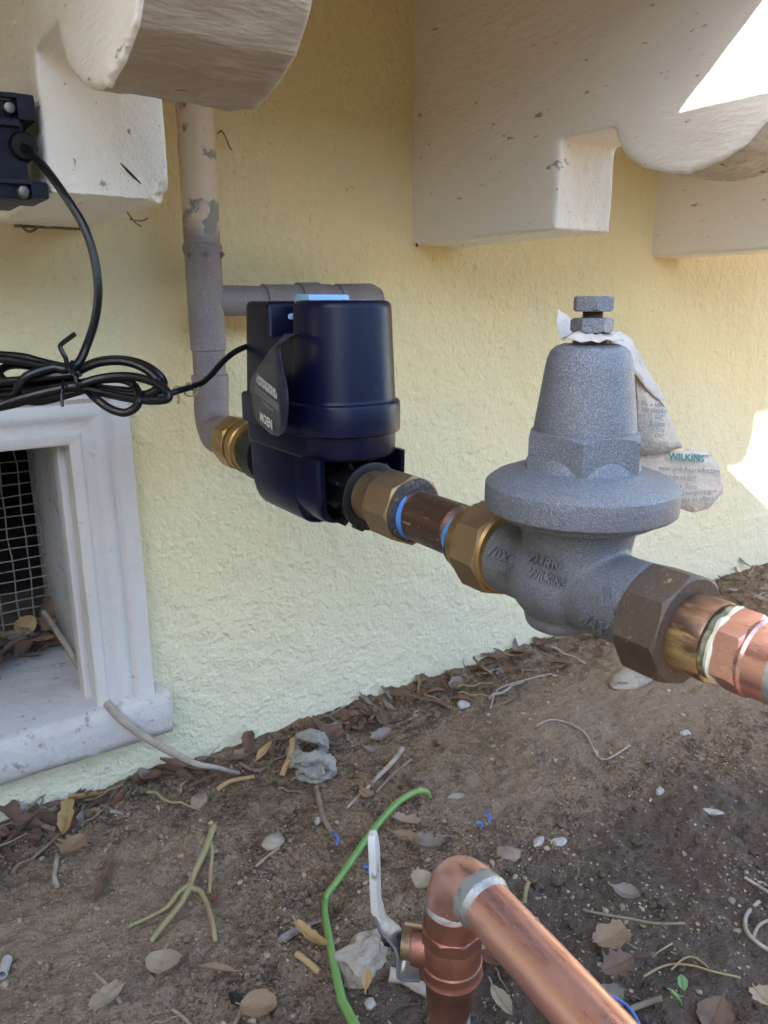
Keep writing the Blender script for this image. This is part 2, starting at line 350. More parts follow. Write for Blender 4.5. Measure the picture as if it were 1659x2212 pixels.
CLOTH = mat('grey_cloth', (0.27, 0.26, 0.235), 0.95, layers=[(40, 5, .5, .7, (0.18, 0.165, 0.14), .7)], bumps=[(300, 3, .0008), (60, 4, .003)])
GRAVEL = mat('gravel_grains', (0.25, 0.185, 0.125), 0.9, layers=[(40, 4, .55, .75, (0.33, 0.27, 0.20), .7)], island=.42)

def soil():
    m = mat('soil', (0.195, 0.128, 0.076), 0.95, spec=.25, layers=[(7, 6, .42, .66, (0.27, 0.195, 0.128), .85), (45, 6, .48, .62, (0.078, 0.049, 0.031), .9), (170, 4, .50, .64, (0.29, 0.225, 0.165), .7), (300, 3, .54, .64, (0.040, 0.027, 0.019), .8), (520, 2, .61, .68, (0.46, 0.39, 0.30), .7)],
            bumps=[(70, 4, .0055), (200, 4, .0045), (600, 3, .0018)])
    nt = m.node_tree; N = nt.nodes; L = nt.links; b = N['Principled BSDF']
    cur = b.inputs['Base Color'].links[0].from_socket
    tc = next(n for n in N if n.type == 'TEX_COORD')
    nz = N.new('ShaderNodeTexNoise'); nz.inputs['Scale'].default_value = 9; nz.inputs['Detail'].default_value = 6; L.new(tc.outputs['Object'], nz.inputs['Vector'])
    def patch(cur, c, r, soft, colr, amount, rough=None):
        # damp or dusty patches of the soil, ragged edge
        mp = N.new('ShaderNodeMapping'); mp.vector_type = 'POINT'; mp.inputs['Location'].default_value = (-c[0] / r[0], -c[1] / r[1], 0); mp.inputs['Scale'].default_value = (1 / r[0], 1 / r[1], 0)
        L.new(tc.outputs['Object'], mp.inputs['Vector'])
        ln = N.new('ShaderNodeVectorMath'); ln.operation = 'LENGTH'; L.new(mp.outputs[0], ln.inputs[0])
        ad = N.new('ShaderNodeMath'); ad.operation = 'MULTIPLY_ADD'; L.new(nz.outputs['Fac'], ad.inputs[0]); ad.inputs[1].default_value = 1.3; L.new(ln.outputs['Value'], ad.inputs[2])
        r2 = N.new('ShaderNodeMapRange'); r2.inputs['From Min'].default_value = 1.65 + soft; r2.inputs['From Max'].default_value = 1.65 - soft; r2.inputs['To Max'].default_value = amount; L.new(ad.outputs[0], r2.inputs['Value'])
        x = N.new('ShaderNodeMix'); x.data_type = 'RGBA'; x.blend_type = 'MIX' ; L.new(cur, x.inputs['A']); x.inputs['B'].default_value = (*colr, 1); L.new(r2.outputs['Result'], x.inputs['Factor'])
        return x.outputs['Result'], r2.outputs['Result']
    cur, _ = patch(cur, (0.95, 0.60), (0.42, 0.11), .35, (0.30, 0.225, 0.155), .75)          # dusty smooth heap
    cur, _ = patch(cur, (0.05, 0.60), (0.16, 0.10), .4, (0.34, 0.25, 0.165), .55)
    cur, d1 = patch(cur, (0.52, 0.33), (0.30, 0.13), .35, (0.085, 0.060, 0.047), .85)        # damp soil right of the valve
    L.new(cur, b.inputs['Base Color'])
    rr = N.new('ShaderNodeMapRange'); rr.inputs['To Min'].default_value = 0.92; rr.inputs['To Max'].default_value = 0.45; L.new(d1, rr.inputs['Value']); L.new(rr.outputs['Result'], b.inputs['Roughness'])
    return m
SOIL = soil()
YARD = mat('dry_yard_soil', (0.44, 0.32, 0.20), 0.95, layers=[(3, 5, .45, .7, (0.36, 0.26, 0.16), .7)])

# ------------------------------------------------------------------ ground
def build_ground():
    x0, x1, y0, y1, st = -0.16, 2.0, -0.02, 0.84, 0.003
    nx, ny = int((x1 - x0) / st) + 1, int((y1 - y0) / st) + 1
    v = []; f = []
    for j in range(ny):
        for i in range(nx):
            x, y = x0 + i * st, y0 + j * st
            z = ground_h(x, y)
            e = min(i, j, nx - 1 - i, ny - 1 - j)
            if e == 0: z = -0.05
            v.append((x, y, z))
    for j in range(ny - 1):
        for i in range(nx - 1):
            a = j * nx + i; f.append((a, a + 1, a + nx + 1, a + nx))
    m = M(); m.v = v; m.f = f
    o = m.obj('soil_bed', SOIL, recalc=False); o['kind'] = 'structure'
    g = M(); R = 150
    g.add([(-R, -R, -0.025), (R, -R, -0.025), (R, R, -0.025), (-R, R, -0.025)], [(0, 1, 2, 3)])
    o = g.obj('ground', YARD, recalc=False, smooth=False); o['kind'] = 'structure'
build_ground()

# ------------------------------------------------------------------ house wall with its vent opening
WY = 0.80
HX0, HX1, HZ0, HZ1 = -0.27, 0.178, 0.085, 0.415
def build_wall():
    m = M()
    xs = [-4.0, HX0, HX1, 6.0]; zs = [-0.2, HZ0, HZ1, 2.7]
    for i in range(3):
        for k in range(3):
            if i == 1 and k == 1: continue
            m.add([(xs[i], WY, zs[k]), (xs[i + 1], WY, zs[k]), (xs[i + 1], WY, zs[k + 1]), (xs[i], WY, zs[k + 1])], [(0, 1, 2, 3)])
    m.add([(-4, WY + .95, -.2), (6, WY + .95, -.2), (6, WY + .95, 2.7), (-4, WY + .95, 2.7)], [(3, 2, 1, 0)])
    m.add([(-4, WY, 2.7), (6, WY, 2.7), (6, WY + .95, 2.7), (-4, WY + .95, 2.7)], [(0, 1, 2, 3)])
    for x in (-4, 6): m.add([(x, WY, -.2), (x, WY + .95, -.2), (x, WY + .95, 2.7), (x, WY, 2.7)], [(0, 1, 2, 3)])
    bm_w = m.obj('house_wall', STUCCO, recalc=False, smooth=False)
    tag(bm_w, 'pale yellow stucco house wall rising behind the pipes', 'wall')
build_wall()

# bay floor that the corbels carry
ov = thing('bay_overhang', 'unseen underside of the bay resting on the scrolled corbels', 'overhang', (1.2, 0.5, 0.9))
mm = M(); box(mm, (-1.2, 0.3165, 0.90), (3.6, 0.812, 0.98)); mm.obj('soffit', SOFFIT, ov, smooth=False)
mm = M(); box(mm, (-1.2, 0.3010, 0.82), (3.6, 0.3160, 0.99)); mm.obj('shade_lip', PAINT, ov, smooth=False)  # unseen lip added to cut the upper edge of the sun patch
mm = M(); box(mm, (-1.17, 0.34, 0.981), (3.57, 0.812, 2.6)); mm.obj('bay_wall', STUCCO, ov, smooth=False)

PROFILE = [(0.812, 0.606), (0.564, 0.608), (0.564, 0.690), (0.500, 0.6895), (0.497, 0.678), (0.486, 0.664), (0.465, 0.651), (0.441, 0.644), (0.418, 0.6415), (0.394, 0.646), (0.372, 0.655), (0.354, 0.673), (0.344, 0.70), (0.339, 0.74), (0.338, 0.80), (0.340, 0.905), (0.812, 0.905)]
def corbel(x0, label, voxel, chip=None, seed=0):
    m = M(); n = len(PROFILE)
    v = [(x0, y, z) for y, z in PROFILE] + [(x0 + 0.081, y, z) for y, z in PROFILE]
    f = [tuple(range(n)), tuple(range(2 * n - 1, n - 1, -1))] + [(i, i + n, (i + 1) % n + n, (i + 1) % n) for i in range(n)]
    m.add(v, f)
    def fn(p, q):
        s = Vector((seed * 7.1, 0, 0))
        d = 0.0007 * noise.noise(p * 45 + s) + 0.0009 * noise.noise(p * 16 + s)
        # ragged lower arrises
        lowz = 0.608 if p.y > 0.53 else 0.642
        if p.z < lowz + 0.012: d += 0.0022 * max(0, noise.noise(p * 120 + s)) * (1 - min(1, max(0, p.z - lowz) / 0.012))
        if chip:
            c, r = chip; k = (p - Vector(c)).length + 0.010 * noise.noise(p * 110)
            if k < r: return p + (Vector((x0 + .04, 0.62, 0.65)) - p).normalized() * (r - k) * 0.75 + q * 0.0016 * noise.noise(p * 300)
        return p + q * d
    r = remeshed(m, voxel, 3, fn)
    o = r.obj('corbel', PAINT, smooth=True, angle=60, recalc=False)
    o.data.materials.append(LOBE_BROWN)
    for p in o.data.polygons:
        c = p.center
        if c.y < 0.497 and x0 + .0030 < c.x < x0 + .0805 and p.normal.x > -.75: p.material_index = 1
    return tag(o, label, 'corbel', 'scrolled corbels under the bay')
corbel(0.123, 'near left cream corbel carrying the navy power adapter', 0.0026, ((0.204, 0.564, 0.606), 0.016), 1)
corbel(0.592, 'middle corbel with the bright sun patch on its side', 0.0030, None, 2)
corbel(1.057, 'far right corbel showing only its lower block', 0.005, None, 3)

# unseen bar added under the bay floor, trims the sun patch from below
cd = thing('shade_bar', 'grey bar added out of view to cut the lower edge of the sun patch', 'shade_bar', (0.30, 0.3, 0.833))
mm = M(); lathe(mm, (0.30, 0.64, 0.833), (0, -1, 0), [(0, .03), (0.60, .03)], 24); mm.obj('pipe', PVC, cd)
for y in (0.56, 0.30):
    mm = M(); ring(mm, (0.30, y, 0.833), (0, -1, 0), -.008, .008, .0325, .0302, 24); box(mm, (0.296, y - .008, 0.862), (0.304, y + .008, 0.9005)); mm.obj('strap', STEEL, cd)

# unseen box added across the yard so its shadow covers the bed
sh = thing('shade_box', 'unseen grey box added to keep the bed in shadow', 'blocker', (-3.2, -1.8, 0))
mm = M(); box(mm, (-3.9, -3.3, -0.03), (-2.53, 0.50, 2.46)); mm.obj('wall', SIDING, sh, smooth=False)
mm = M(); box(mm, (-3.95, -3.36, 2.46), (-2.5, 0.56, 2.54)); mm.obj('roof', BRONZE, sh, smooth=False)

# unseen hedge added behind the camera, closing off the low sky
hg = thing('sky_blocking_hedge', 'unseen dark green hedge added to block the low sky', 'hedge', (1.5, -2.6, 0))
def build_hedge():
    r = random.Random(3); m = M(); box(m, (-2.2, -3.0, -.03), (7.5, -2.35, 1.15)); m.obj('inner_growth', HEDGE, hg, smooth=False)
    m = M()
    for i in range(9000):
        p = Vector((r.uniform(-2.2, 7.5), -2.35 + r.uniform(-.06, .10), r.uniform(0, 1.25))) if r.random() < .75 else Vector((r.uniform(-2.2, 7.5), r.uniform(-3.0, -2.3), 1.15 + r.uniform(-.04, .12)))
        d = Vector((r.gauss(0, 1), r.gauss(0, 1), r.gauss(0, 1))).normalized(); e = d.cross(Vector((.3, .8, .5))).normalized()
        m.add([p - d * .045, p + e * .022, p + d * .045, p - e * .022], [(0, 1, 2, 3)])
    o = m.obj('leaves', HEDGE, hg, smooth=False, recalc=False); o['kind'] = 'stuff'
build_hedge()

# ------------------------------------------------------------------ foundation vent
vent = thing('foundation_vent', 'white framed crawl space vent with wire mesh low in the wall', 'vent', (0.0, 0.79, 0.06))
def build_vent():
    IX, OX, IT, OT = 0.163, 0.2225, 0.405, 0.466
    # moulded casing: (distance out from the opening, y)
    prof = [(0.0, 0.802), (0.0, 0.778), (0.002, 0.7762), (0.010, 0.7758), (0.0115, 0.7775), (0.013, 0.7792), (0.020, 0.7790), (0.0225, 0.7772), (0.026, 0.7745), (0.030, 0.7736), (0.034, 0.7742), (0.037, 0.7760), (0.039, 0.7768), (0.0415, 0.7745), (0.044, 0.7715), (0.0585, 0.7712), (0.0595, 0.7725), (0.0595, 0.802)]
    def wob(p): return Vector((p[0] + .0007 * noise.noise(Vector(p) * 18), p[1] + .0009 * noise.noise(Vector(p) * 30 + Vector((5, 1, 2))), p[2]))
    mj = M(); rows = []
    nst = 40
    for k in range(nst + 1):
        row = []
        for a, y in prof:
            zt = IT + a; z = 0.110 + (zt - 0.110) * k / nst
            row.append(wob((IX + a, y, z)))
        rows.append(row)
    loft(mj, rows, cap=True); mj.obj('casing', WHITE, vent, angle=40)
    mh = M(); rows = []
    for k in range(nst + 1):
        rows.append([wob((-0.26 + (IX + a + 0.26) * k / nst, y - .0006, IT + a)) for a, y in prof])
    loft(mh, rows, cap=True); mh.obj('casing', WHITE, vent, angle=40)
    # sill
    ms = M(); rows = []
    pr = [(1.03, 0.124), (0.775, 0.120), (0.767, 0.116), (0.764, 0.108), (0.765, 0.080), (0.769, 0.070), (0.776, 0.067), (0.81, 0.067), (0.81, 0.05), (1.03, 0.05)]
    for k in range(61):
        x = -0.32 + (0.238 + 0.32) * k / 60
        rows.append([(x - (0.006 * max(0, k - 57) if 0.77 < y < .80 else 0) * 0, y + .0012 * noise.noise(Vector((x * 30, z * 60, 1))), z + .0014 * noise.noise(Vector((x * 25, y * 30, 7)))) for y, z in pr])
    # part of the sill inside the wall is narrower than the opening
    rows = [[(min(p[0], 0.1775) if p[1] > 0.803 else p[0], p[1], p[2]) for p in r] for r in rows]
    loft(ms, rows); ms.obj('sill', SILL, vent, angle=50)
    # jamb, stop and head lining the wall thickness
    mj = M(); box(mj, (0.1645, 0.803, 0.118), (0.1772, 1.03, 0.412)); mj.obj('jamb', SILL, vent, bevel=(.002,))
    mj = M(); box(mj, (0.156, 0.803, 0.118), (0.1644, 0.828, 0.4045)); mj.obj('stop', WHITE, vent, bevel=(.002,))
    mj = M(); box(mj, (-0.268, 0.803, 0.4048), (0.1643, 1.03, 0.4135)); mj.obj('head', SILL, vent, bevel=(.002,))
    # hardware cloth
    mw = M(); YM = 0.985
    for i in range(24):
        x = 0.1625 - i * 0.0185
        tube(mw, [(x + .005 * noise.noise(Vector((i, k * .7, 0))), YM + .008 * noise.noise(Vector((i * .5, k * .4, 3))), 0.122 + k * .0286) for k in range(11)], 0.00075, 5, cap=False)
    for j in range(22):
        z = 0.128 + j * 0.0134
        tube(mw, [(-.268 + k * .0436, YM - .0012 + .004 * noise.noise(Vector((k * .6, j * .4, 8))), z + .0045 * noise.noise(Vector((k * .6, j, 5)))) for k in range(11)], 0.00075, 5, cap=False)
    mw.obj('wire_mesh', MESHW, vent)
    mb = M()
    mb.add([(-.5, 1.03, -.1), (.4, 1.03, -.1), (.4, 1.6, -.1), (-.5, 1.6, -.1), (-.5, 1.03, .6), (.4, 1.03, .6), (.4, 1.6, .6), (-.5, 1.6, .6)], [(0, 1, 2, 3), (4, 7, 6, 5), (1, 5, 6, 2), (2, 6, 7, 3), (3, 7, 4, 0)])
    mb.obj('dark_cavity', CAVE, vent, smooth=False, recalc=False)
build_vent()

# ------------------------------------------------------------------ grey pipe on the wall
PX, PY, Z0, X0 = 0.297, 0.742, 0.410, 0.291
gp = thing('grey_water_pipe', 'grey water pipe rising up the yellow wall, with a capped side branch', 'pipe', (PX, PY, 0.42))
mm = M(); lathe(mm, (PX, PY, 0.592), (0.004, 0, 1), [(0, .0172), (.4, .0172)], 40); mm.obj('riser', PEEL, gp)
mm = M(); lathe(mm, (PX, PY, 0.492), (0, 0, 1), [(0, .0166), (0.001, .0176), (.090, .0176), (.0935, .0188), (.0985, .0190), (.1015, .0176), (.102, .0165)], 40); lathe(mm, (PX, PY, 0.540), (1, 0, 0), [(0, .0150), (.030, .0150), (.064, .0146)], 32); mm.obj('tee', PVC, gp)
mm = M()
for a in (-100, -40, 30, 200):
    a = math.radians(a); mm.add(*(lambda c: ([c + Vector(p) * .0040 for p in ((1, 0, 0), (-1, 0, 0), (0, 1, 0), (0, -1, 0), (0, 0, 1), (0, 0, -1))], [(0, 2, 4), (2, 1, 4), (1, 3, 4), (3, 0, 4), (2, 0, 5), (1, 2, 5), (3, 1, 5), (0, 3, 5)]))(Vector((PX + .0185 * math.cos(a), PY + .0185 * math.sin(a), 0.5835))))
mm.obj('mould_nub', PVC, gp)
mm = M(); lathe(mm, (PX, PY, 0.455), (0, 0, 1), [(0, .0162), (.040, .0162)], 40); mm.obj('riser', PVC, gp)
br = M(); lathe(br, (PX + .062, PY, 0.540), (1, 0, 0), [(0, .0150), (.0005, .0166), (.040, .0166), (.0405, .0188), (.064, .0192), (.0645, .0176), (.080, .0174), (.0805, .016)], 40); br.obj('coupling', PVC, gp)
br = M(); lathe(br, (PX + .136, PY, 0.540), (1, 0, 0), [(0, .0160), (.014, .0160), (.0145, .0180), (.058, .0188), (.061, .0178), (.0615, .0155), (.0675, .015), (.068, .012)], 40); br.obj('end_cap', PVC, gp)
# elbow
el = M(); bend = []
for k in range(13):
    a = math.pi / 2 * k / 12
    bend.append((PX - (PX - X0) * (k / 12), PY - 0.030 * (1 - math.cos(a)) , 0.440 - 0.030 * math.sin(a) + .004 * (1 - k / 12)))
lathe(el, (PX, PY, 0.442), (0, 0, 1), [(0, .0172), (.022, .0188), (.026, .0184), (.0265, .0164)], 40)
tube(el, bend, 0.0174, 32)
lathe(el, (X0, PY - .028, Z0 + .003), (0, -1, -.04), [(0, .0174), (.004, .0186), (.026, .0190), (.029, .0176)], 40)
el.obj('elbow', PVC, gp)

# brass adapter between grey elbow and the device
ba = thing('brass_adapter', 'yellow brass adapter between the grey elbow and the navy device', 'fitting', (X0, .65, Z0))
D = (0, -1, 0)
mm = M(); lathe(mm, (X0, .684, Z0 + .002), D, [(0, .0165), (.006, .0172), (.010, .0172), (.0101, .016)], 40); mm.obj('white_sealant', FLUX, ba)
mm = M(); nut(mm, (X0, .676, Z0 + .001), D, 0, .024, .0252, 8, .2); mm.obj('hex_collar', BRASSY, ba, angle=25)
mm = M(); lathe(mm, (X0, .652, Z0), D, [(0, .0205), (.006, .0205), (.0065, .0235), (.016, .0240), (.017, .0225), (.026, .0225), (.0262, .02)], 40); mm.obj('sleeve', BRASSY, ba, angle=25)

# ------------------------------------------------------------------ navy shutoff device
dv = thing('water_shutoff_device', 'navy blue electronic water shutoff with twin towers and a hang tag', 'water monitor', (X0, 0.49, 0.365))
def build_device():
    def sect(z, g, x0, x1, y0, y1, r):
        return [(x, y, z) for x, y in rrect(x0 + g, x1 - g, y0 + g, y1 - g, [max(.001, q - g) for q in r], 9)]
    m = M()                                                  # lower body: U section about the pipe, open at the front
    ZD = .4080; XC = .2873; rows = []
    for z, w, g in ((.3805, .019, .010), (.382, .0245, .006), (.3845, .0285, .003), (.3885, .0315, .001), (.394, .0340, 0), (.401, .0358, 0), (.410, .0366, 0), (.4355, .0372, 0)):
        rows.append([(x, y, z) for x, y in rrect(XC - w, XC + w, .4760 + g * .3, .555 - g, [.003, .003, .008, .008], 6)])
    loft(m, rows)
    prof = [(XC - .0368 * math.cos(math.pi * k / 24), ZD + .004 - .0310 * math.sin(math.pi * k / 24) ** .8) for k in range(25)]
    inn = [(XC - .0332 * math.cos(math.pi * k / 24), ZD + .004 - .0280 * math.sin(math.pi * k / 24) ** .8) for k in range(25)]
    poly = [(XC - .0372, .4355)] + prof + [(XC + .0372, .4355), (XC + .0336, .4355)] + inn[::-1] + [(XC - .0336, .4355)]
    rows = []
    for y, sc in ((.478, 1), (.4500, 1), (.4450, .985), (.4430, .955)):
        rows.append([(XC + (x - XC) * sc, y + .024 * min(1, max(0, (.404 - z) / .026)) ** 1.4 * (1 if y < .46 else 0), z if z > .43 else ZD + (z - ZD) * sc) for x, z in poly])
    loft(m, rows)
    m.obj('lower_housing', NAVY, dv, angle=50)
    X = (0.2492, 0.3252)
    m = M(); R = [.034, .034, .010, .010]
    loft(m, [sect(.4325, .003, *X, .4350, .559, R), sect(.4335, .0012, *X, .4350, .559, R), sect(.436, 0, *X, .4350, .559, R), sect(.456, 0, *X, .4350, .559, R)]); m.obj('skirt', NAVY, dv, angle=50)
    m = M(); Xb = (0.2460, 0.3284); Rb = [.037, .037, .011, .011]
    loft(m, [sect(.4500, .001, *Xb, .4315, .562, Rb), sect(.4507, 0, *Xb, .4315, .562, Rb), sect(.4700, 0, *Xb, .4315, .562, Rb), sect(.4716, .0008, *Xb, .4315, .562, Rb), sect(.4722, .002, *Xb, .4315, .562, Rb)]); m.obj('band', NAVY, dv, angle=50)
    m = M()
    Xf = (0.2498, 0.3246)
    def tower(y0, y1, r, y0t=0.0, top=.5405, z0=.4715):
        rows = []
        for z, g in ((z0, -.0012), (z0 + .0015, -.0004), (z0 + .003, 0), (top - .005, .0028), (top - .0025, .0034), (top - .0008, .0048), (top, .0075)):
            rows.append([(x, y, z) for x, y in rrect(Xf[0] + g, Xf[1] - g, y0 + g + y0t, y1 - g * .6, [max(.0015, q - g) for q in r], 9)])
        loft(m, rows)
    tower(.4358, .4790, [.032, .032, .004, .004])
    tower(.5120, .5585, [.006, .006, .010, .010], top=.5400)
    rows = []
    for z, g in ((.4716, .0002), (.5130, .0016), (.5150, .003)):
        rows.append([(Xf[0] + g + .0003, .470, z), (Xf[1] - g - .0003, .470, z), (Xf[1] - g - .0003, .519, z), (Xf[0] + g + .0003, .519, z)])
    loft(m, rows)
    m.obj('upper_cover', NAVY, dv, angle=50)
    m = M(); box(m, (.2700, .4855, .512), (.3010, .5045, .5302)); m.obj('button_post', NAVY, dv, bevel=(.001,))
    m = M(); box(m, (.2690, .4840, .5330), (.3030, .5060, .5445)); m.obj('release_button', LBLUE, dv, bevel=(.0022,))
    m = M(); box(m, (.2540, .4840, .5275), (.2642, .4880, .5315)); m.obj('button_tip', LBLUE, dv, bevel=(.0018,))
    m = M(); box(m, (.280, .455, .5403), (.303, .4575, .5408)); m.obj('top_mark', DPRINT, dv, smooth=False)
    # latch and arrow panel low on the left flank
    m = M(); box(m, (0.2507, 0.4705, .4330), (0.2552, 0.4925, .4395)); box(m, (0.2502, 0.4695, .4395), (0.2552, 0.4935, .4420)); m.obj('latch', NAVY, dv, bevel=(.0008,))
    m = M()
    for lo, hi in (((0.2520, 0.4710, .4085), (0.2542, 0.4722, .4330)), ((0.2520, 0.4908, .4085), (0.2542, 0.4920, .4330)), ((0.2517, 0.4710, .4070), (0.2542, 0.4920, .4084))): box(m, lo, hi)
    m.add([(0.2528, 0.4770, .4185), (0.2528, 0.4860, .4185), (0.2528, 0.4815, .4265), (0.2544, 0.4770, .4185), (0.2544, 0.4860, .4185), (0.2544, 0.4815, .4265)], [(0, 2, 1), (3, 4, 5), (0, 1, 4, 3), (1, 2, 5, 4), (2, 0, 3, 5)])
    m.obj('arrow_panel', NAVY, dv, bevel=(.0003,))
    # castellated black union ring in front
    m = M(); c = (X0, .4405, ZD - .002); ring(m, c, D, 0, .0032, .0246, .0182, 56, ch=.0008); lathe(m, (X0, .4420, ZD - .002), D, [(-.034, .0215), (0, .0215)], 48)
    m.obj('union_ring', BLACK, dv, angle=40)
    for k in range(10):
        a = 2 * math.pi * k / 10 + .2; u = Vector((math.cos(a), 0, math.sin(a))); t = Vector((-u.z, 0, u.x)); b0 = Vector((X0, .4480, ZD - .002)); m = M(); v = []
        for yy in (-.0095, .0088):
            for r_, s in ((.0208, -1), (.0276, -.7), (.0276, .7), (.0208, 1)): v.append(b0 + Vector((0, -yy + .006, 0)) * .75 + u * r_ + t * s * .0017)
        m.add(v, [(0, 1, 2, 3), (7, 6, 5, 4), (0, 4, 5, 1), (1, 5, 6, 2), (2, 6, 7, 3), (3, 7, 4, 0)])
        m.obj('grip_lug', BLACK, dv, bevel=(.0005,))
    m = M(); lathe(m, (X0, .625, Z0), D, [(0, .0195), (.012, .0195), (.0125, .0255), (.034, .0260), (.035, .0215), (.086, .0215)], 40); m.obj('union_ring', BLACK, dv)
build_device()

# hang tag: its face turns away from the flank towards the front
TA = math.radians(17.1); TE = Vector((-math.sin(TA), -math.cos(TA), 0)); TN = Vector((-math.cos(TA), math.sin(TA), 0)); TO = Vector((0.2458, 0.530, 0))
def on_tag(px, py):
    r = FW + RT * ((px - 829.5) / F) + UP * ((1106.0 - py) / F)
    return EYE + r * ((TO - EYE).dot(TN) / r.dot(TN))
ht = thing('hang_tag', 'navy hang tag with white print hanging over the left flank of the device', 'tag', tuple(on_tag(600, 735)))
def build_tag():
    left = [(610, 716), (597, 742), (581, 765), (560, 790), (544, 816), (536.5, 845), (538, 872), (548, 898), (566, 920), (585, 937)]
    right = [(634, 708), (617, 728), (607, 742), (606, 765), (611, 795), (618, 825), (622.5, 860), (622, 895), (619, 920), (612, 935)]
    L = smooth_path([on_tag(*p) for p in left], 4); R = smooth_path([on_tag(*p) for p in right], 4)
    n = len(L); m = M(); v = []; cols = 7
    for i in range(n):
        for k in range(cols):
            t = k / (cols - 1); p = L[i].lerp(R[i], t)
            p = p + TN * (0.0022 * math.sin(math.pi * t))
            if i < 8:
                q = Vector((.2620, .5075, .5170)).lerp(Vector((.2620, .4850, .5170)), t); w = ((8 - i) / 8) ** 1.6
                p = p.lerp(q, w)
            v.append(p)
    f = [(i * cols + k, i * cols + k + 1, (i + 1) * cols + k + 1, (i + 1) * cols + k) for i in range(n - 1) for k in range(cols - 1)]
    tip = [on_tag(600, 942.5)]
    for k in range(cols - 1): f.append(((n - 1) * cols + k, (n - 1) * cols + k + 1, n * cols))
    v += tip
    m.add(v, f); o = m.obj('card', TAGB, ht, recalc=True)
    sd = o.modifiers.new('t', 'SOLIDIFY'); sd.thickness = 0.0004; sd.offset = 0
    return o
build_tag()
def tag_text(s, pa, pb, mt, name, bold=0.0, hgt=None):
    """one printed line from picture point pa to pb on the tag"""
    a, b = on_tag(*pa), on_tag(*pb); w = (b - a).length
    v, f = text_mesh(s, 1.0, 0, bold)
    x0 = min(p.x for p in v); x1 = max(p.x for p in v); k = w / (x1 - x0); kz = k if not hgt else hgt
    e = (b - a).normalized(); up = TN.cross(e) if TN.cross(e).z > 0 else e.cross(TN)
    m = M(); m.add([a + e * ((p.x - x0) * k) + up * (p.y * kz) + TN * 0.0030 for p in v], f)
    m.obj(name, mt, ht, smooth=False, recalc=False)
tag_text('Download the app to activate your', (565, 812), (606, 844), PRINT, 'lettering', .018)
tag_text('Pro Smart Water Monitor and Shutoff', (563, 821.5), (609, 857), PRINT, 'lettering', .018)
tag_text('Continued operation without activating through the', (559, 834), (613, 875), DPRINT, 'lettering', .006)
tag_text('app may then experience unexpected water shut-offs', (559, 842.5), (613, 884), DPRINT, 'lettering', .006)
tag_text('For non-residential use only', (575, 866), (600, 886), DPRINT, 'lettering', .006)
tag_text('MOEN', (571, 899), (598, 919), PRINT, 'lettering', .03, .0085)

# ------------------------------------------------------------------ unions, nipple, regulator along the run
ZU, ZN, ZT = 0.4065, 0.4045, 0.4025
un = thing('brass_union', 'brown brass union with octagonal end next to the navy device', 'fitting', (X0, .41, ZU))
mm = M(); lathe(mm, (X0, .4375, ZU), D, [(0, .0182), (.013, .0186), (.0165, .0195), (.020, .0212), (.0202, .017)], 56); mm.obj('sleeve', BRASS, un, angle=25)
mm = M(); nut(mm, (X0, .4165, ZU), D, 0, .0280, .0240, 8, .0, ch=.001); mm.obj('octagon_nut', BRASS, un, angle=22)
mm = M(); lathe(mm, (X0, .3902, ZU), D, [(0, .0205), (.0025, .0212), (.0045, .0200), (.0052, .0170)], 72, wob=.0022); mm.obj('pipe_dope', DOPE, un)
np_ = thing('pipe_nipple', 'scratched dark brown pipe nipple with blue tape at both ends', 'pipe', (X0, .36, ZN))
prof = [(0, .0160)]
for k in range(6): prof += [(.0012 + k * .0014, .0166), (.0019 + k * .0014, .0161)]
prof += [(.010, .0167), (.0500, .0167)]
for k in range(6): prof += [(.0510 + k * .0014, .0161), (.0517 + k * .0014, .0166)]
prof += [(.064, .0158)]
mm = M(); lathe(mm, (X0, .3910, ZN), D, prof, 64); mm.obj('barrel', NIPPLE, np_, angle=25)
def arc_band(m, y0, y1, r0, r1, a0, a1, o=(X0, 0, ZN), n=24):
    v = []; f = []
    for k in range(n + 1):
        a = math.radians(a0 + (a1 - a0) * k / n); s = math.sin(math.pi * k / n) ** .5
        for y, r in ((y0, r0), (y0 + (y1 - y0) * s, r1)): v.append((o[0] + r * math.cos(a), y, o[2] + r * math.sin(a)))
    for k in range(n): f.append((2 * k, 2 * k + 1, 2 * k + 3, 2 * k + 2))
    m.add(v, f)
mm = M(); arc_band(mm, .3855, .3800, .0172, .0169, 120, 258); mm.obj('thread_tape', TAPE, np_, recalc=False)
mm = M(); arc_band(mm, .3290, .3390, .0182, .0170, 130, 255); mm.obj('thread_tape', TAPE, np_, recalc=False)
u2 = thing('brass_tailpiece', 'yellowish brass tailpiece and octagon nut feeding the grey regulator', 'fitting', (X0, .32, ZT))
mm = M(); lathe(mm, (X0, .3315, ZT), D, [(0, .0172), (.0005, .0205), (.002, .0212), (.016, .0216), (.0165, .0180)], 56); mm.obj('tailpiece', BRASSY, u2, angle=25)
mm = M(); nut(mm, (X0, .3205, ZT), D, 0, .0205, .0270, 8, .12, ch=.001); mm.obj('octagon_nut', BRASS, u2, angle=22)
mm = M(); lathe(mm, (X0, .3005, ZT), D, [(0, .0246), (.0022, .0230), (.0023, .0205)], 56); mm.obj('nut_rim', BRASSY, u2, angle=25)
mm = M(); lathe(mm, (X0, .3325, ZT), D, [(0, .0190), (.0012, .0206), (.0020, .0203)], 60, wob=.002); mm.obj('pipe_dope', DOPE, u2)

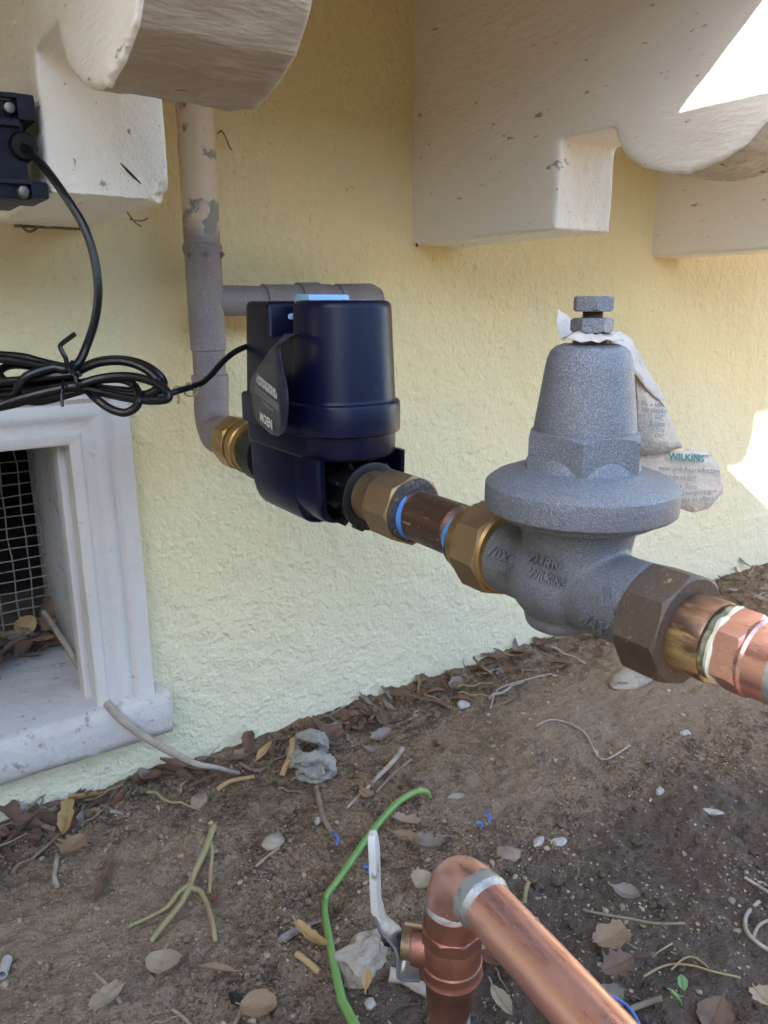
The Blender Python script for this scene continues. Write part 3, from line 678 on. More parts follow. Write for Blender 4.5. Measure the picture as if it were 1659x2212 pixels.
Z0 = 0.3985
RX, RY = 0.2920, 0.251
pr = thing('pressure_regulator', 'grey cast bell shaped pressure regulator with flange and paper tag', 'pressure regulator', (RX, RY, 0.37))
def build_regulator():
    m = M()
    lathe(m, (X0, .3015, Z0 + .002), D, [(0, .0200), (.002, .0206), (.098, .0216)], 48)
    # swollen middle
    v = []; f = []; nu, nv = 28, 16
    for j in range(nv + 1):
        for i in range(nu):
            a = 2 * math.pi * i / nu; b = math.pi * j / nv - math.pi / 2
            v.append((RX + .0295 * math.cos(a) * math.cos(b), RY + .007 + .030 * math.sin(a) * math.cos(b), .403 + .029 * math.sin(b)))
    for j in range(nv):
        for i in range(nu):
            k = (i + 1) % nu; f.append((j * nu + i, j * nu + k, (j + 1) * nu + k, (j + 1) * nu + i))
    m.add(v, f)
    lathe(m, (RX, RY + .008, .3685), (0, 0, 1), [(.0035, .0140), (.005, .0172), (.009, .0188), (.030, .0215)], 40)
    lathe(m, (RX, RY, .400), (0, 0, 1), [(0, .0250), (.020, .0272), (.030, .0288), (.038, .0315)], 48)
    r = remeshed(m, .0014, 7)
    body = r.obj('valve_body', CAST, pr, angle=60, recalc=False)
    bvh = BVHTree.FromPolygons(r.v, r.f)
    m = M(); lathe(m, (RX, RY, .4340), (0, 0, 1), [(0, .036), (.0012, .0385), (.0045, .0390), (.0070, .0385)], 64); m.obj('flange_ring', CAST, pr)
    # bonnet: flange, cone, hex and bell in one casting
    m = M(); lathe(m, (RX, RY, 0), (0, 0, 1), [(.4395, .030), (.4398, .0466), (.4405, .0473), (.4415, .0475), (.4510, .0475), (.4522, .0473), (.4530, .0466), (.4560, .0425), (.4590, .0345), (.4612, .0285), (.470, .0245), (.4780, .0249), (.4840, .0242), (.5070, .0210), (.5130, .0201), (.5168, .0186), (.5190, .0163), (.5202, .0132), (.5206, .008)], 96)
    lathe(m, (RX, RY, .519), (0, 0, 1), [(0, .0085), (.006, .0085)], 32)
    nut(m, (RX, RY, .4555), (0, 0, 1), 0, .0235, .0298, 6, math.radians(41), ch=.0006, seg_per=16)
    m.obj('bonnet', CAST, pr, angle=22)
    m = M(); nut(m, (RX, RY, .5255), (0, 0, 1), 0, .0068, .0100, 6, math.radians(15), ch=.0008); m.obj('lock_nut', CAST, pr, angle=25)
    p2 = []
    for k in range(9): p2 += [(k * .0011, .0050), (k * .0011 + .00055, .0044)]
    m = M(); lathe(m, (RX, RY, .521), (0, 0, 1), [(0, .0048)] + [(a + .006, b) for a, b in p2], 32); m.obj('adjusting_screw', BRASS, pr, angle=25)
    m = M(); nut(m, (RX, RY, .5352), (0, 0, 1), 0, .0070, .0098, 6, math.radians(50), ch=.0007); m.obj('bolt_head', CAST, pr, angle=25)
    # raised lettering following the casting
    def emboss(s, a, b, h, name='cast_lettering', bold=.022):
        v, f = text_mesh(s, 1.0, .05, bold); x0 = min(p.x for p in v); x1 = max(p.x for p in v)
        A, B = Vector(a), Vector(b); e = (B - A); up = Vector((e.y, -e.x)).normalized(); out = []
        zs = max(p.z for p in v)
        for p in v:
            q = A + e * ((p.x - x0) / (x1 - x0)) + up * (p.y * h)
            r = (FW + RT * ((q.x - 829.5) / F) + UP * ((1106.0 - q.y) / F)).normalized()
            hit, nrm, _, _ = bvh.ray_cast(EYE, r)
            if hit is None: return
            if nrm.dot(r) > 0: nrm = -nrm
            out.append(hit + nrm * (0.0015 if p.z > 0 else -0.0006))
        mm_ = M(); mm_.add(out, f); mm_.obj(name, CAST, pr, smooth=False, recalc=False)
    emboss('ZURN', (1141, 1204), (1213, 1224), 34)
    emboss('WILKINS', (1144, 1236), (1222, 1262), 30)
    emboss('70XL', (1058, 1188), (1116, 1218), 32)
    emboss('\u2014', (1076, 1234), (1098, 1246), 34)
    emboss('I', (1298, 1268), (1304, 1310), 10); emboss('=', (1318, 1264), (1318.5, 1292), 16)
    emboss('/', (1322, 1300), (1326, 1326), 10)
    emboss('MAX', (1258, 1328), (1310, 1364), 30)
build_regulator()

# right-hand union and copper run
ru = thing('bronze_union', 'dark bronze octagonal union nut and rubbed brass tail right of the regulator', 'fitting', (X0, .19, Z0))
mm = M(); nut(mm, (X0, .2045, Z0 - .001), D, 0, .0225, .0268, 8, math.radians(4), ch=.0012); mm.obj('union_nut', BRONZE, ru, angle=22)
mm = M(); lathe(mm, (X0, .1850, Z0 - .001), D, [(0, .0182), (.0165, .0184), (.0180, .0178), (.0182, .0150)], 64); mm.obj('tail', BRIGHT, ru, angle=25)
cr = thing('copper_pipe', 'bright copper pipe and adapter leaving the picture on the right', 'pipe', (X0, .10, Z0))
mm = M(); lathe(mm, (X0, .1680, Z0 - .001), D, [(0, .0150), (.0003, .0160), (.0020, .0163), (.0038, .0152), (.0040, .0142)], 64, wob=.0014); mm.obj('pipe_dope', OLIVE, cr)
mm = M(); lathe(mm, (X0, .1645, Z0 - .001), D, [(0, .0140), (.0006, .0168), (.0022, .0172), (.0032, .0160)], 64, wob=.0022); mm.obj('cream_sealant', FLUX, cr)
mm = M(); nut(mm, (X0, .1625, Z0 - .001), D, 0, .0125, .0184, 6, math.radians(20), ch=.0014); lathe(mm, (X0, .1515, Z0 - .001), D, [(0, .0165), (.0020, .0172), (.0032, .0164), (.0130, .0162), (.0140, .0156), (.0141, .0143)], 64); mm.obj('adapter', COPPER, cr, angle=25)
mm = M(); lathe(mm, (X0, .1395, Z0 - .001), D, [(0, .0150), (.0006, .0163), (.0055, .0158), (.0085, .0144)], 64, wob=.0006); mm.obj('solder_ring', SOLDER, cr)
mm = M(); lathe(mm, (X0, .134, Z0 - .001), D, [(0, .0143), (.9, .0143)], 48); mm.obj('tube', COPPER, cr)

# paper tag caught under the lock nut
pt = thing('paper_tag', 'torn white printed paper tag hanging from the regulator lock nut', 'paper tag', (RX, RY, .521))
def paper(name, pts, faces, mt=PAPER, sub=3, crumple=.0006):
    m = M(); m.add(pts, faces); o = m.obj(name, mt, pt, recalc=False)
    bm = bmesh.new(); bm.from_mesh(o.data); bmesh.ops.subdivide_edges(bm, edges=bm.edges, cuts=sub, use_grid_fill=True)
    for v in bm.verts: v.co += Vector((noise.noise(v.co * 140), noise.noise(v.co * 140 + Vector((9, 0, 0))), noise.noise(v.co * 140 + Vector((0, 9, 0))))) * crumple * 2.2
    bmesh.ops.recalc_face_normals(bm, faces=bm.faces); bm.to_mesh(o.data); bm.free()
    o.data.polygons.foreach_set('use_smooth', [True] * len(o.data.polygons)); o.data.set_sharp_from_angle(angle=math.radians(30))
    s = o.modifiers.new('t', 'SOLIDIFY'); s.thickness = 0.00018; s.offset = 0
    return o
dA = 0.372
def build_paper():
    # collar round the screw, then the strip going over the shoulder
    c = []; n = 22
    for k in range(n + 1):
        a = math.radians(-15 + 300 * k / n)                       # round the stud, seen from above
        d = Vector((-math.cos(a), -math.sin(a), 0)); wv = .0012 * noise.noise(Vector((k * .9, 0, 2)))
        c.append(Vector((RX, RY, .5254 + wv)) + d * .0085); c.append(Vector((RX, RY, .5222 + wv * 2)) + d * .0155)
    paper('collar', c, [(2 * k, 2 * k + 2, 2 * k + 3, 2 * k + 1) for k in range(n)], sub=2)
    A = [at(1206, 668, .386), at(1238, 697, .392), at(1238, 728, .388), at(1213, 736, .380), at(1202, 700, .382)]
    paper('torn_corner', A, [(0, 1, 2, 4), (4, 2, 3)], sub=4)
    top = [at(1294, 722, .362), at(1318, 722, .364), at(1342, 713, .380), at(1366, 738, .386), at(1392, 785, .392), at(1412, 822, .396), at(1430, 856, .400), at(1437, 878, .402)]
    low = [at(1290, 744, .360), at(1312, 748, .362), at(1336, 766, .370), at(1360, 790, .378), at(1376, 812, .386), at(1396, 840, .392), at(1424, 864, .398), at(1436, 880, .402)]
    v = [p for q in zip(top, low) for p in q]
    paper('strip', v, [(2 * k, 2 * k + 2, 2 * k + 3, 2 * k + 1) for k in range(len(top) - 1)], sub=3, crumple=.0008)
    inner_t = [at(1350, 800, .400), at(1374, 808, .392), at(1396, 839, .3945), at(1424, 863, .400), at(1437, 880, .403)]
    inner_b = [at(1350, 985, .412), at(1385, 984, .408), at(1412, 982, .407), at(1446, 976, .407), at(1474, 966, .408)]
    v = [p for q in zip(inner_t, inner_b) for p in q]
    paper('printed_panel', v, [(2 * k, 2 * k + 2, 2 * k + 3, 2 * k + 1) for k in range(4)], PAPER2, sub=4, crumple=.0003)
    a = [at(1350, 984, .410), at(1440, 974, .409), at(1484, 972, .409), at(1512, 984, .410), at(1532, 980, .411), at(1552, 1008, .412)]
    b = [at(1370, 1060, .416), at(1440, 1090, .416), at(1470, 1098, .416), at(1498, 1108, .415), at(1530, 1098, .414), at(1563, 1066, .413)]
    v = [p for q in zip(a, b) for p in q]
    paper('printed_flap', v, [(2 * k, 2 * k + 2, 2 * k + 3, 2 * k + 1) for k in range(5)], PAPER2, sub=4, crumple=.0003)
    paper('torn_corner', [at(1478, 968, .4105), at(1530, 977, .4115), at(1534, 984, .409), at(1512, 986, .409)], [(0, 1, 2, 3)], sub=2)
build_paper()
def paper_text(s, pa, pb, da, db, mt, bold=0.0, lift=-.0034, sq=1.0, size=.0036):
    a, b = at(*pa, da + lift), at(*pb, db + lift); v, f = text_mesh(s, 1.0, 0, bold)
    x0 = min(p.x for p in v); k = size; e = (b - a).normalized(); up = (UP - e * UP.dot(e)).normalized()
    m = M(); m.add([a + e * ((p.x - x0) * k) + up * (p.y * k * sq) for p in v], f); m.obj('lettering', mt, pt, smooth=False, recalc=False)
paper_text('WILKINS', (1443, 986), (1527, 992), .4092, .4105, GREENP, .04, size=.0050)
paper_text('rn.com', (1386, 986), (1421, 986), .409, .409, GREYP, .01)
for s, x0_, x1_, y_, q in (('ncer and Reproductive', 1424, 1538, 1011, 6), ('nings.ca.gov', 1438, 1508, 1030, 2), ('er y da\u00f1o', 1452, 1512, 1049, 4), ('Varnings.ca.gov', 1460, 1552, 1068, -8), ('ncer et effets', 1466, 1546, 1082, -6), ('ion -', 1468, 1494, 1096, 0)):
    paper_text(s, (x0_, y_), (x1_, y_ + q), .4115, .4125, GREYP, .006)
for s, x1_, y_ in (('pro', 1392, 842), ('debido', 1404, 856), ('o para uso', 1422, 870), ('o aprobado', 1428, 884), ('que el sist', 1436, 898), ('na la forma', 1420, 912), ('productos', 1440, 926), ('par er cor', 1440, 938), ('cumplir con', 1440, 955), ('sion de la v', 1440, 966)):
    paper_text(s, (1374, y_ - 3), (x1_, y_ + 3), .4005, .4045, GREYP, .004, lift=-.0052, size=.0040)

# ------------------------------------------------------------------ power adapter, cable and twist tie
pa = thing('power_adapter', 'navy power adapter screwed to the side of the near left corbel', 'power adapter', (0.08, 0.57, 0.603))
def build_adapter():
    m = M(); box(m, (0.025, 0.566, 0.6025), (0.1125, 0.640, 0.6610)); m.obj('case', NAVYT, pa, bevel=(.0022,))
    for z0, z1, xr in ((.6490, .6640, .1195), (.6035, .6135, .1222)):
        m = M(); box(m, (xr - .0105, .5600, z0), (xr, .6100, z1)); m.obj('mounting_ear', NAVYT, pa, bevel=(.0012,))
        zz = (z0 - .002) if z0 > .63 else z1
        for q in ((z1 - .003, z1), (z0 - .004, z0)) if z0 > .63 else ((z1 - .002, z1 + .001),):
            m = M(); v = [(xr - .033, .5655, q[0]), (xr - .010, .5600, q[0]), (xr - .010, .5680, q[0]), (xr - .033, .5680, q[0]), (xr - .033, .5655, q[1]), (xr - .010, .5600, q[1]), (xr - .010, .5680, q[1]), (xr - .033, .5680, q[1])]
            m.add(v, [(0, 3, 2, 1), (4, 5, 6, 7), (0, 1, 5, 4), (1, 2, 6, 5), (2, 3, 7, 6), (3, 0, 4, 7)]); m.obj('gusset', NAVYT, pa, bevel=(.0006,))
        m = M(); lathe(m, (xr - .0145, .5665, (z0 + z1) / 2 - .001), (0, -1, 0), [(0, .0042), (.0035, .0040), (.0048, .0030), (.0052, .001)], 18); m.obj('screw', SCREW, pa)
    m = M(); box(m, (.052, .5605, .6200), (.0905, .5670, .6455)); m.obj('outlet_block', BLACK, pa, bevel=(.0015,))
    c0 = at(16, 334, .512); c1 = at(52, 316, .484); d = (c1 - c0)
    L = d.length; prof = [(0, .0105)]
    for k in range(4): prof += [(L * (.12 + .16 * k), .0105 - k * .0003), (L * (.20 + .16 * k), .0086)]
    prof += [(L * .86, .0088), (L * .9, .0090), (L, .0086), (L * 1.04, .0075), (L * 1.05, .002)]
    m = M(); lathe(m, c0, d, prof, 28); m.obj('strain_relief', BLACK, pa)
build_adapter()

def Z3(x, y, d): return at(x * .248, 696.8 + y * .248, d)
cb = thing('power_cable', 'black power cable looped into a bundle before the yellow wall', 'cable', tuple(at(150, 815, .49)))
def build_cable():
    R = .00265
    def strand(pts, n=7, r=R, name='loop'):
        m = M(); tube(m, smooth_path(pts, n), r, 10); m.obj(name, RUBBER, cb)
    # down from the adapter to the bundle and round the first loop
    strand([at(46, 316, .486), at(64, 326, .478), at(98, 364, .470), at(140, 422, .468), at(180, 487, .470), at(203, 555, .474), at(212, 628, .478), at(205, 692, .482), at(186, 750, .484), at(168, 785, .482), at(140, 797, .478)] + [Z3(470, 392, .477), Z3(330, 425, .474), Z3(215, 480, .472), Z3(155, 570, .473), Z3(165, 640, .478), Z3(230, 650, .482), Z3(400, 600, .485)], name='lead')
    A = [(690, 420), (850, 350), (1000, 325), (1150, 335), (1290, 385), (1390, 460), (1425, 525), (1395, 585), (1290, 625), (1100, 615), (900, 575), (700, 540)]
    strand([Z3(x, y, .492 + .004 * math.sin(i)) for i, (x, y) in enumerate(A)])
    strand([Z3(x - 8, y - 14 + 4 * i, .499 + .003 * math.cos(i)) for i, (x, y) in enumerate(A[:-3])] + [Z3(1150, 600, .499), Z3(850, 570, .498), Z3(640, 530, .496)])
    strand([Z3(x * .96 + 10, y * .97 + 22, .486) for x, y in A])
    B = [(680, 545), (830, 495), (1000, 468), (1150, 470), (1300, 505), (1410, 560), (1470, 625), (1440, 672), (1300, 680), (1120, 660), (950, 625), (780, 590), (640, 560)]
    strand([Z3(x, y, .476 + .003 * math.sin(i * .7)) for i, (x, y) in enumerate(B)])
    C = [(690, 530), (750, 580), (840, 665), (950, 745), (1075, 785), (1175, 745), (1212, 660), (1180, 565), (1110, 510), (1000, 490), (820, 505), (650, 540)]
    strand([Z3(x, y, .474 if 1 < i < 7 else .483) for i, (x, y) in enumerate(C)])
    # strands running off to the left
    strand([Z3(-320, 262, .49), Z3(0, 282, .49), Z3(200, 300, .49), Z3(400, 352, .49), Z3(600, 395, .488), Z3(720, 420, .489)])
    strand([Z3(-320, 300, .485), Z3(0, 318, .485), Z3(180, 340, .485), Z3(400, 382, .484), Z3(560, 410, .484), Z3(700, 440, .484)])
    strand([Z3(700, 440, .50), Z3(400, 400, .503), Z3(200, 372, .503), Z3(100, 372, .503), Z3(30, 395, .503), Z3(-5, 435, .503), Z3(20, 485, .502), Z3(90, 520, .50), Z3(300, 530, .498), Z3(650, 520, .496)])
    strand([Z3(-320, 560, .48), Z3(0, 515, .48), Z3(200, 500, .48), Z3(420, 470, .48), Z3(640, 450, .482)])
    strand([Z3(-320, 600, .49), Z3(0, 552, .49), Z3(250, 540, .49), Z3(450, 515, .489), Z3(680, 500, .488)])
    strand([Z3(-320, 640, .494), Z3(0, 600, .494), Z3(250, 575, .494), Z3(450, 545, .492), Z3(680, 520, .49)])
    strand([Z3(-320, 655, .487), Z3(0, 640, .487), Z3(250, 605, .486), Z3(450, 570, .485), Z3(680, 530, .486)])
    strand([Z3(-320, 800, .472), Z3(-80, 745, .472), Z3(40, 705, .473), Z3(200, 655, .474), Z3(420, 598, .476), Z3(600, 562, .478), Z3(720, 545, .48)])
    strand([Z3(-320, 830, .478), Z3(-60, 752, .478), Z3(100, 715, .478), Z3(270, 672, .479), Z3(450, 640, .48), Z3(640, 605, .482), Z3(760, 575, .484)])
    strand([Z3(240, 684, .49), Z3(330, 690, .49), Z3(450, 668, .49), Z3(600, 625, .49), Z3(720, 590, .49)])
    # on to the device
    strand([Z3(1150, 640, .494), Z3(1350, 645, .494), Z3(1480, 618, .50), at(392, 842, .508), at(415, 835, .522), at(438, 826, .535), at(458, 808, .548), at(480, 783, .560), at(505, 762, .574), at(532, 749, .585), at(560, 742, .597)], r=.0022, name='lead')
    m = M()
    tube(m, smooth_path([at(372, 846, .502), at(384, 836, .505), at(398, 841, .513), at(408, 828, .518), at(418, 842, .522), at(428, 826, .53), at(440, 832, .534)], 5), .0011, 6)
    tube(m, smooth_path([at(400, 836, .512), at(404, 828, .514), at(399, 850, .513), at(412, 856, .517), at(425, 850, .52), at(430, 832, .53)], 5), .0006, 5)
    tube(m, smooth_path([at(380, 848, .503), at(386, 858, .503), at(385, 872, .503)], 5), .0007, 5)
    m.obj('dry_tendril', TWIGG, cb)
build_cable()
tt = thing('twist_tie', 'black twist tie wound round the middle of the cable bundle', 'twist tie', tuple(Z3(640, 450, .47)))
mm = M(); tube(mm, smooth_path([Z3(655, 98, .462), Z3(585, 150, .463), Z3(527, 200, .464), Z3(540, 250, .464), Z3(572, 310, .465), Z3(590, 385, .467), Z3(615, 430, .468)], 5), .0010, 6, flat=1.6)
mm.obj('tail', RUBBER, tt)
mm = M(); tube(mm, smooth_path([Z3(630, 338, .474), Z3(612, 372, .470), Z3(628, 420, .467), Z3(650, 462, .466), Z3(668, 525, .466), Z3(692, 580, .468), Z3(725, 612, .474), Z3(740, 600, .486)], 5), .0011, 6); tube(mm, smooth_path([Z3(640, 345, .476), Z3(640, 400, .468), Z3(622, 440, .466), Z3(655, 455, .465)], 5), .0010, 6)
mm.obj('wrap', RUBBER, tt)
mm = M(); tube(mm, smooth_path([Z3(550, 515, .472), Z3(546, 560, .468), Z3(538, 660, .466), Z3(543, 732, .466)], 5), .0010, 6, flat=1.6); mm.obj('tail', RUBBER, tt)

# ------------------------------------------------------------------ lower copper elbow with ball valve
VX, VY, LZ = 0.252, 0.293, 0.2115
bv = thing('ball_valve', 'dull copper ball valve with a white lever handle standing in the soil', 'valve', (VX, VY, 0.0))
def build_valve():
    UPV = (0, 0, 1)
    m = M(); lathe(m, (VX, VY, 0), UPV, [(.108, .0135), (.112, .0148), (.128, .0158), (.1345, .0182), (.1360, .0190), (.1378, .0199), (.1396, .0190), (.1410, .0187), (.1445, .0187), (.1455, .0194), (.1468, .0194), (.1478, .0187), (.1580, .0186), (.1620, .0176), (.1640, .0172), (.1760, .0166), (.1850, .0166), (.1862, .0158)], 64)
    nut(m, (VX, VY, .1625), UPV, 0, .0095, .0196, 8, .5, ch=.0008); m.obj('body', DCOPPER, bv, angle=28)
    m = M(); lathe(m, (VX, VY, .1850), UPV, [(0, .0160), (.0010, .0169), (.0030, .0162), (.0045, .0152)], 64, wob=.0012); m.obj('solder_ring', SOLDER, bv)
    m = M(); lathe(m, (VX, VY, -.06), UPV, [(0, .0130), (.172, .0130)], 40); m.obj('stub_pipe', DCOPPER, bv)
    m = M(); arc = []; 
    a_, r_ = [], 0
    mm2 = M(); v = []; f = []; nn = 14
    for k in range(nn + 1):
        for j in range(9):
            a = math.radians(-75 + 75 * k / nn + 8 * noise.noise(Vector((j * .9, 3, 1)))); z = .062 + j * .0055
            v.append((VX + .01335 * math.cos(a), VY + .01335 * math.sin(a), z))
    for k in range(nn):
        for j in range(8): f.append((k * 9 + j, k * 9 + j + 1, (k + 1) * 9 + j + 1, (k + 1) * 9 + j))
    mm2.add(v, f); mm2.obj('solder_run', SOLDER, bv, recalc=True)
    S = on(884, 2040, 2, .1515); sd = Vector((S.x - VX, S.y - VY, 0)); sd.normalize(); td = Vector((-sd.y, sd.x, 0)); c = Vector((VX, VY, .1515))
    m = M(); lathe(m, c + sd * .012, sd, [(0, .0122), (.010, .0118), (.0125, .0112), (.0130, .0095)], 36); m.obj('bonnet', DCOPPER, bv, angle=28)
    m = M(); lathe(m, c + sd * .0245, sd, [(0, .0092), (.0062, .0092), (.0066, .006)], 36); m.obj('packing_nut', BRASS, bv, angle=28)
    p0 = c + sd * .0312
    def P(s, t, z): return p0 + sd * s + td * t + Vector((0, 0, z))
    def strip(path, ws, th, name, mt, bev):
        m = M(); rows = []
        n = len(path)
        for i, (s, z) in enumerate(path):
            a = path[max(i - 1, 0)]; b = path[min(i + 1, n - 1)]; d = Vector((b[0] - a[0], b[1] - a[1])).normalized(); q = Vector((d.y, -d.x)) * th / 2; w = ws[i] / 2
            rows.append([P(s + q.x, -w, z + q.y), P(s + q.x, w, z + q.y), P(s - q.x, w, z - q.y), P(s - q.x, -w, z - q.y)])
        loft(m, rows); return m.obj(name, mt, bv, bevel=(bev,), angle=40)
    strip([(.0165, .024), (.0125, .014), (.0030, .0035), (.0010, -.002), (.0010, -.0180), (-.0020, -.0205), (-.0130, -.0205)], [.012, .013, .017, .018, .018, .017, .013], .0022, 'lever_bracket', STEEL, .0005)
    strip([(.0128, .0165), (.0162, .0270), (.0168, .0450), (.0172, .0640), (.0180, .0740), (.0184, .0785)], [.0105, .0128, .0140, .0136, .0108, .0062], .0046, 'lever_sleeve', VINYL, .0009)
    for k in range(7):
        z = .036 + k * .0030 + (.004 if k > 3 else 0); m = M(); x = .0170 + .0026
        m.add([P(x, -.0045, z), P(x, .0030, z + .004), P(x, .0030, z + .0054), P(x, -.0045, z + .0014)], [(0, 1, 2, 3)]); m.obj('green_stroke', GREENP, bv, smooth=False)
    m = M(); lathe(m, P(.002, 0, 0), sd, [(0, .0052), (.0035, .0052), (.0036, .0032), (.0042, .0034), (.0052, .0029), (.0062, .0034), (.0072, .0029), (.0085, .0032), (.0095, .0020)], 12); m.obj('stem_nut', BLACK, bv, angle=25)
    m = M(); lathe(m, P(-.002, -.001, .0145), -sd, [(0, .0022), (.014, .0022), (.0145, .0012)], 14); m.obj('stop_pin', BRASS, bv)
build_valve()
lc = thing('copper_pipe', 'copper elbow and pipe running from the ball valve to the bottom edge', 'pipe', (VX, .2, LZ))
def build_lower():
    T = on(1272, 2207, 2, LZ - .002); h = Vector((T.x - VX, T.y - VY, 0)).normalized(); o = Vector((VX, VY, 0)); Zv = Vector((0, 0, 1))
    BR = .0215; m = M(); pts = [(VX, VY, .1845), (VX, VY, .1850)]
    for k in range(15):
        a = math.pi / 2 * k / 14; pts.append(o + h * BR * (1 - math.cos(a)) + Zv * (LZ - BR + BR * math.sin(a)))
    pts += [o + h * (BR + .0085) + Zv * LZ, o + h * (BR + .0090) + Zv * LZ]
    tube(m, pts, [.0150, .0158] + [.0160] * 15 + [.0162, .0152], 48); m.obj('elbow', COPPER, lc, angle=40)
    m = M(); lathe(m, o + h * (BR + .0005) + Zv * LZ, h, [(0, .0158), (.0012, .01635), (.0070, .0165), (.0088, .0168), (.0105, .0160), (.0128, .0153), (.0130, .0146)], 64, wob=.0004); m.obj('solder_ring', SOLDER, lc)
    m = M(); lathe(m, o + h * (BR + .008) + Zv * LZ, h, [(0, .0149), (.9, .0149)], 56); m.obj('tube', COPPER, lc)
build_lower()

# ------------------------------------------------------------------ things lying on the soil
def leaf_m(L, W, kind='oval', curl=0.0, fold=0.0, seed=0, twist=0.0):
    m = M(); n = 16 if kind == 'holly' else 10; cols = 7; v = []; f = []; rnd = random.Random(seed)
    for i in range(n + 1):
        t = i / n
        w = {'oval': math.sin(math.pi * min(1, t * .97 + .02)) ** .62, 'lance': math.sin(math.pi * t) ** .9, 'strip': min(1, t * 9, (1 - t) * 7) * (.9 + .2 * rnd.random()), 'holly': math.sin(math.pi * min(1, t * .96 + .03)) ** .6, 'torn': math.sin(math.pi * min(1, t * .8 + .06)) ** .5 * (.8 + .35 * rnd.random())}[kind]
        for k in range(cols):
            u = 2 * k / (cols - 1) - 1; ww = w
            if kind == 'holly' and abs(u) > .9: ww = w * (1.3, .88, .72, .88)[i % 4]
            if abs(u) > .6: ww *= 1 + .22 * noise.noise(Vector((t * 11, u * 3, seed * 2.1)))
            a = curl * (t - .3)
            x = L * (t if abs(curl) < .05 else math.sin(a) / curl + .3); z = 0 if abs(curl) < .05 else L * (1 - math.cos(a)) / curl
            y = u * ww * W / 2 * math.cos(fold * .6); z += abs(u) ** 1.3 * ww * W / 2 * math.sin(fold) + u * ww * W / 2 * math.sin(twist * (t - .4))
            z += .05 * W * noise.noise(Vector((t * 4 + seed * 3.3, u * 2, seed)))
            x += .03 * L * noise.noise(Vector((t * 3, u * 3, seed * 1.7)))
            v.append((x, y, z))
    for i in range(n):
        for k in range(cols - 1): f.append((i * cols + k, i * cols + k + 1, (i + 1) * cols + k + 1, (i + 1) * cols + k))
    m.add(v, f)
    rib = []
    for i in range(n + 1): p = Vector(v[i * cols + 3]); rib.append(p + Vector((0, 0, .0004)))
    s0 = rib[0] - (rib[1] - rib[0]).normalized() * L * .13
    tube(m, [s0 + Vector((0, 0, .001))] + rib, [.0006] * 4 + [.0004] * (n - 2), 5)
    return m
def put(o, p, yaw=0.0, rx=0.0, ry=0.0, s=1.0):
    o.location = p; o.rotation_euler = (rx, ry, yaw); o.scale = (s, s, s); return o
def px_yaw(a, b):
    p, q = G(*a), G(*b); return p, math.atan2(q.y - p.y, q.x - p.x), (q - p).length
def leaf(a, b, W, label, mt, kind='oval', curl=0.0, fold=0.2, up=.004, rx=0.0, ry=0.0, seed=0, name='dry_leaf', cat='leaf', twist=0.0):
    p, yaw, L = px_yaw(a, b); o = leaf_m(L, W * .66, kind, curl, fold, seed, twist).obj(name, mt, angle=60, recalc=False)
    p.z += up; put(o, p, yaw, rx, ry); return tag(o, label, cat)
def stone_m(r, sq=(1, .8, .6), seed=0, sub=3, rough=.35):
    bm = bmesh.new(); bmesh.ops.create_icosphere(bm, subdivisions=sub, radius=1.0)
    for v in bm.verts:
        q = v.co + Vector((seed * 3.7, 0, 0)); d = 1 + rough * noise.noise(q * 1.3) + rough * .45 * noise.noise(q * 3.1)
        v.co = Vector((v.co.x * sq[0], v.co.y * sq[1], v.co.z * sq[2])) * d * r
    m = M(); m.v = [v.co.copy() for v in bm.verts]; m.f = [tuple(v.index for v in f.verts) for f in bm.faces]; bm.free(); return m
def stone(px, r, label, mt, sq=(1, .8, .6), yaw=0.0, seed=0, name='stone', cat='stone', up=.25, sub=3, rough=.35, rx=0.0):
    o = stone_m(r, sq, seed, sub, rough).obj(name, mt, angle=28 if sub < 3 else 45, recalc=False); p = G(*px); p.z += r * sq[2] * up
    put(o, p, yaw, rx); return tag(o, label, cat)
def twig(pts, r, label, mt, name='twig', cat='twig', up=.004, n=5):
    """pts = picture points, third value = height above the soil"""
    P = [G(p[0], p[1], p[2] if len(p) > 2 else up) for p in pts]; m = M(); Q = smooth_path(P, n)
    Q = [q + Vector((noise.noise(q * 60), noise.noise(q * 60 + Vector((4, 0, 0))), 0)) * r[0] * .5 if isinstance(r, (list, tuple)) else q + Vector((noise.noise(q * 60), noise.noise(q * 60 + Vector((4, 0, 0))), 0)) * r * .5 for q in Q]
    tube(m, Q, r, 8); o = m.obj(name, mt, angle=60); return tag(o, label, cat)

# green shoot by the valve
gs = M(); pth = smooth_path([G(928, 1722, .004), G(921, 1711, .010), G(900, 1710, .016), G(855, 1737, .022), G(800, 1801, .024), G(745, 1880, .016), G(708, 1930, .007)], 6)
pth += smooth_path([G(703, 1944, .006), G(702, 1975, .009), G(717, 2060, .013), G(735, 2145, .012)], 6) + smooth_path([G(738, 2160, .012), G(765, 2212, .012), G(800, 2270, .012)], 5)
tube(gs, pth, [.0024, .0034, .0036, .0034, .0031, .0032, .0036, .0039], 14); tag(gs.obj('green_shoot', STEMG, angle=60), 'long bent green shoot lying on the soil beside the white valve handle', 'shoot')

# pale vine from the vent across the sill
vp = [on(95, 1322, 1, .94), on(128, 1372, 1, .90), on(165, 1430, 1, .86), on(205, 1488, 1, .81), on(240, 1530, 1, .770), on(285, 1572, 1, .752), on(340, 1608, 1, .742), on(400, 1640, 1, .735), on(455, 1655, 1, .728), G(515, 1672, .006)]
mm = M(); Q = smooth_path(vp, 6); tube(mm, [q + Vector((0, 0, .003 * noise.noise(q * 30))) for q in Q], [.0030, .0036, .0040, .0044, .0046, .0045, .0042, .0042, .0036, .0026], 10); tag(mm.obj('vine_stem', VINE, angle=60), 'pale dry vine stem trailing from the vent over the sill to the soil', 'stem')

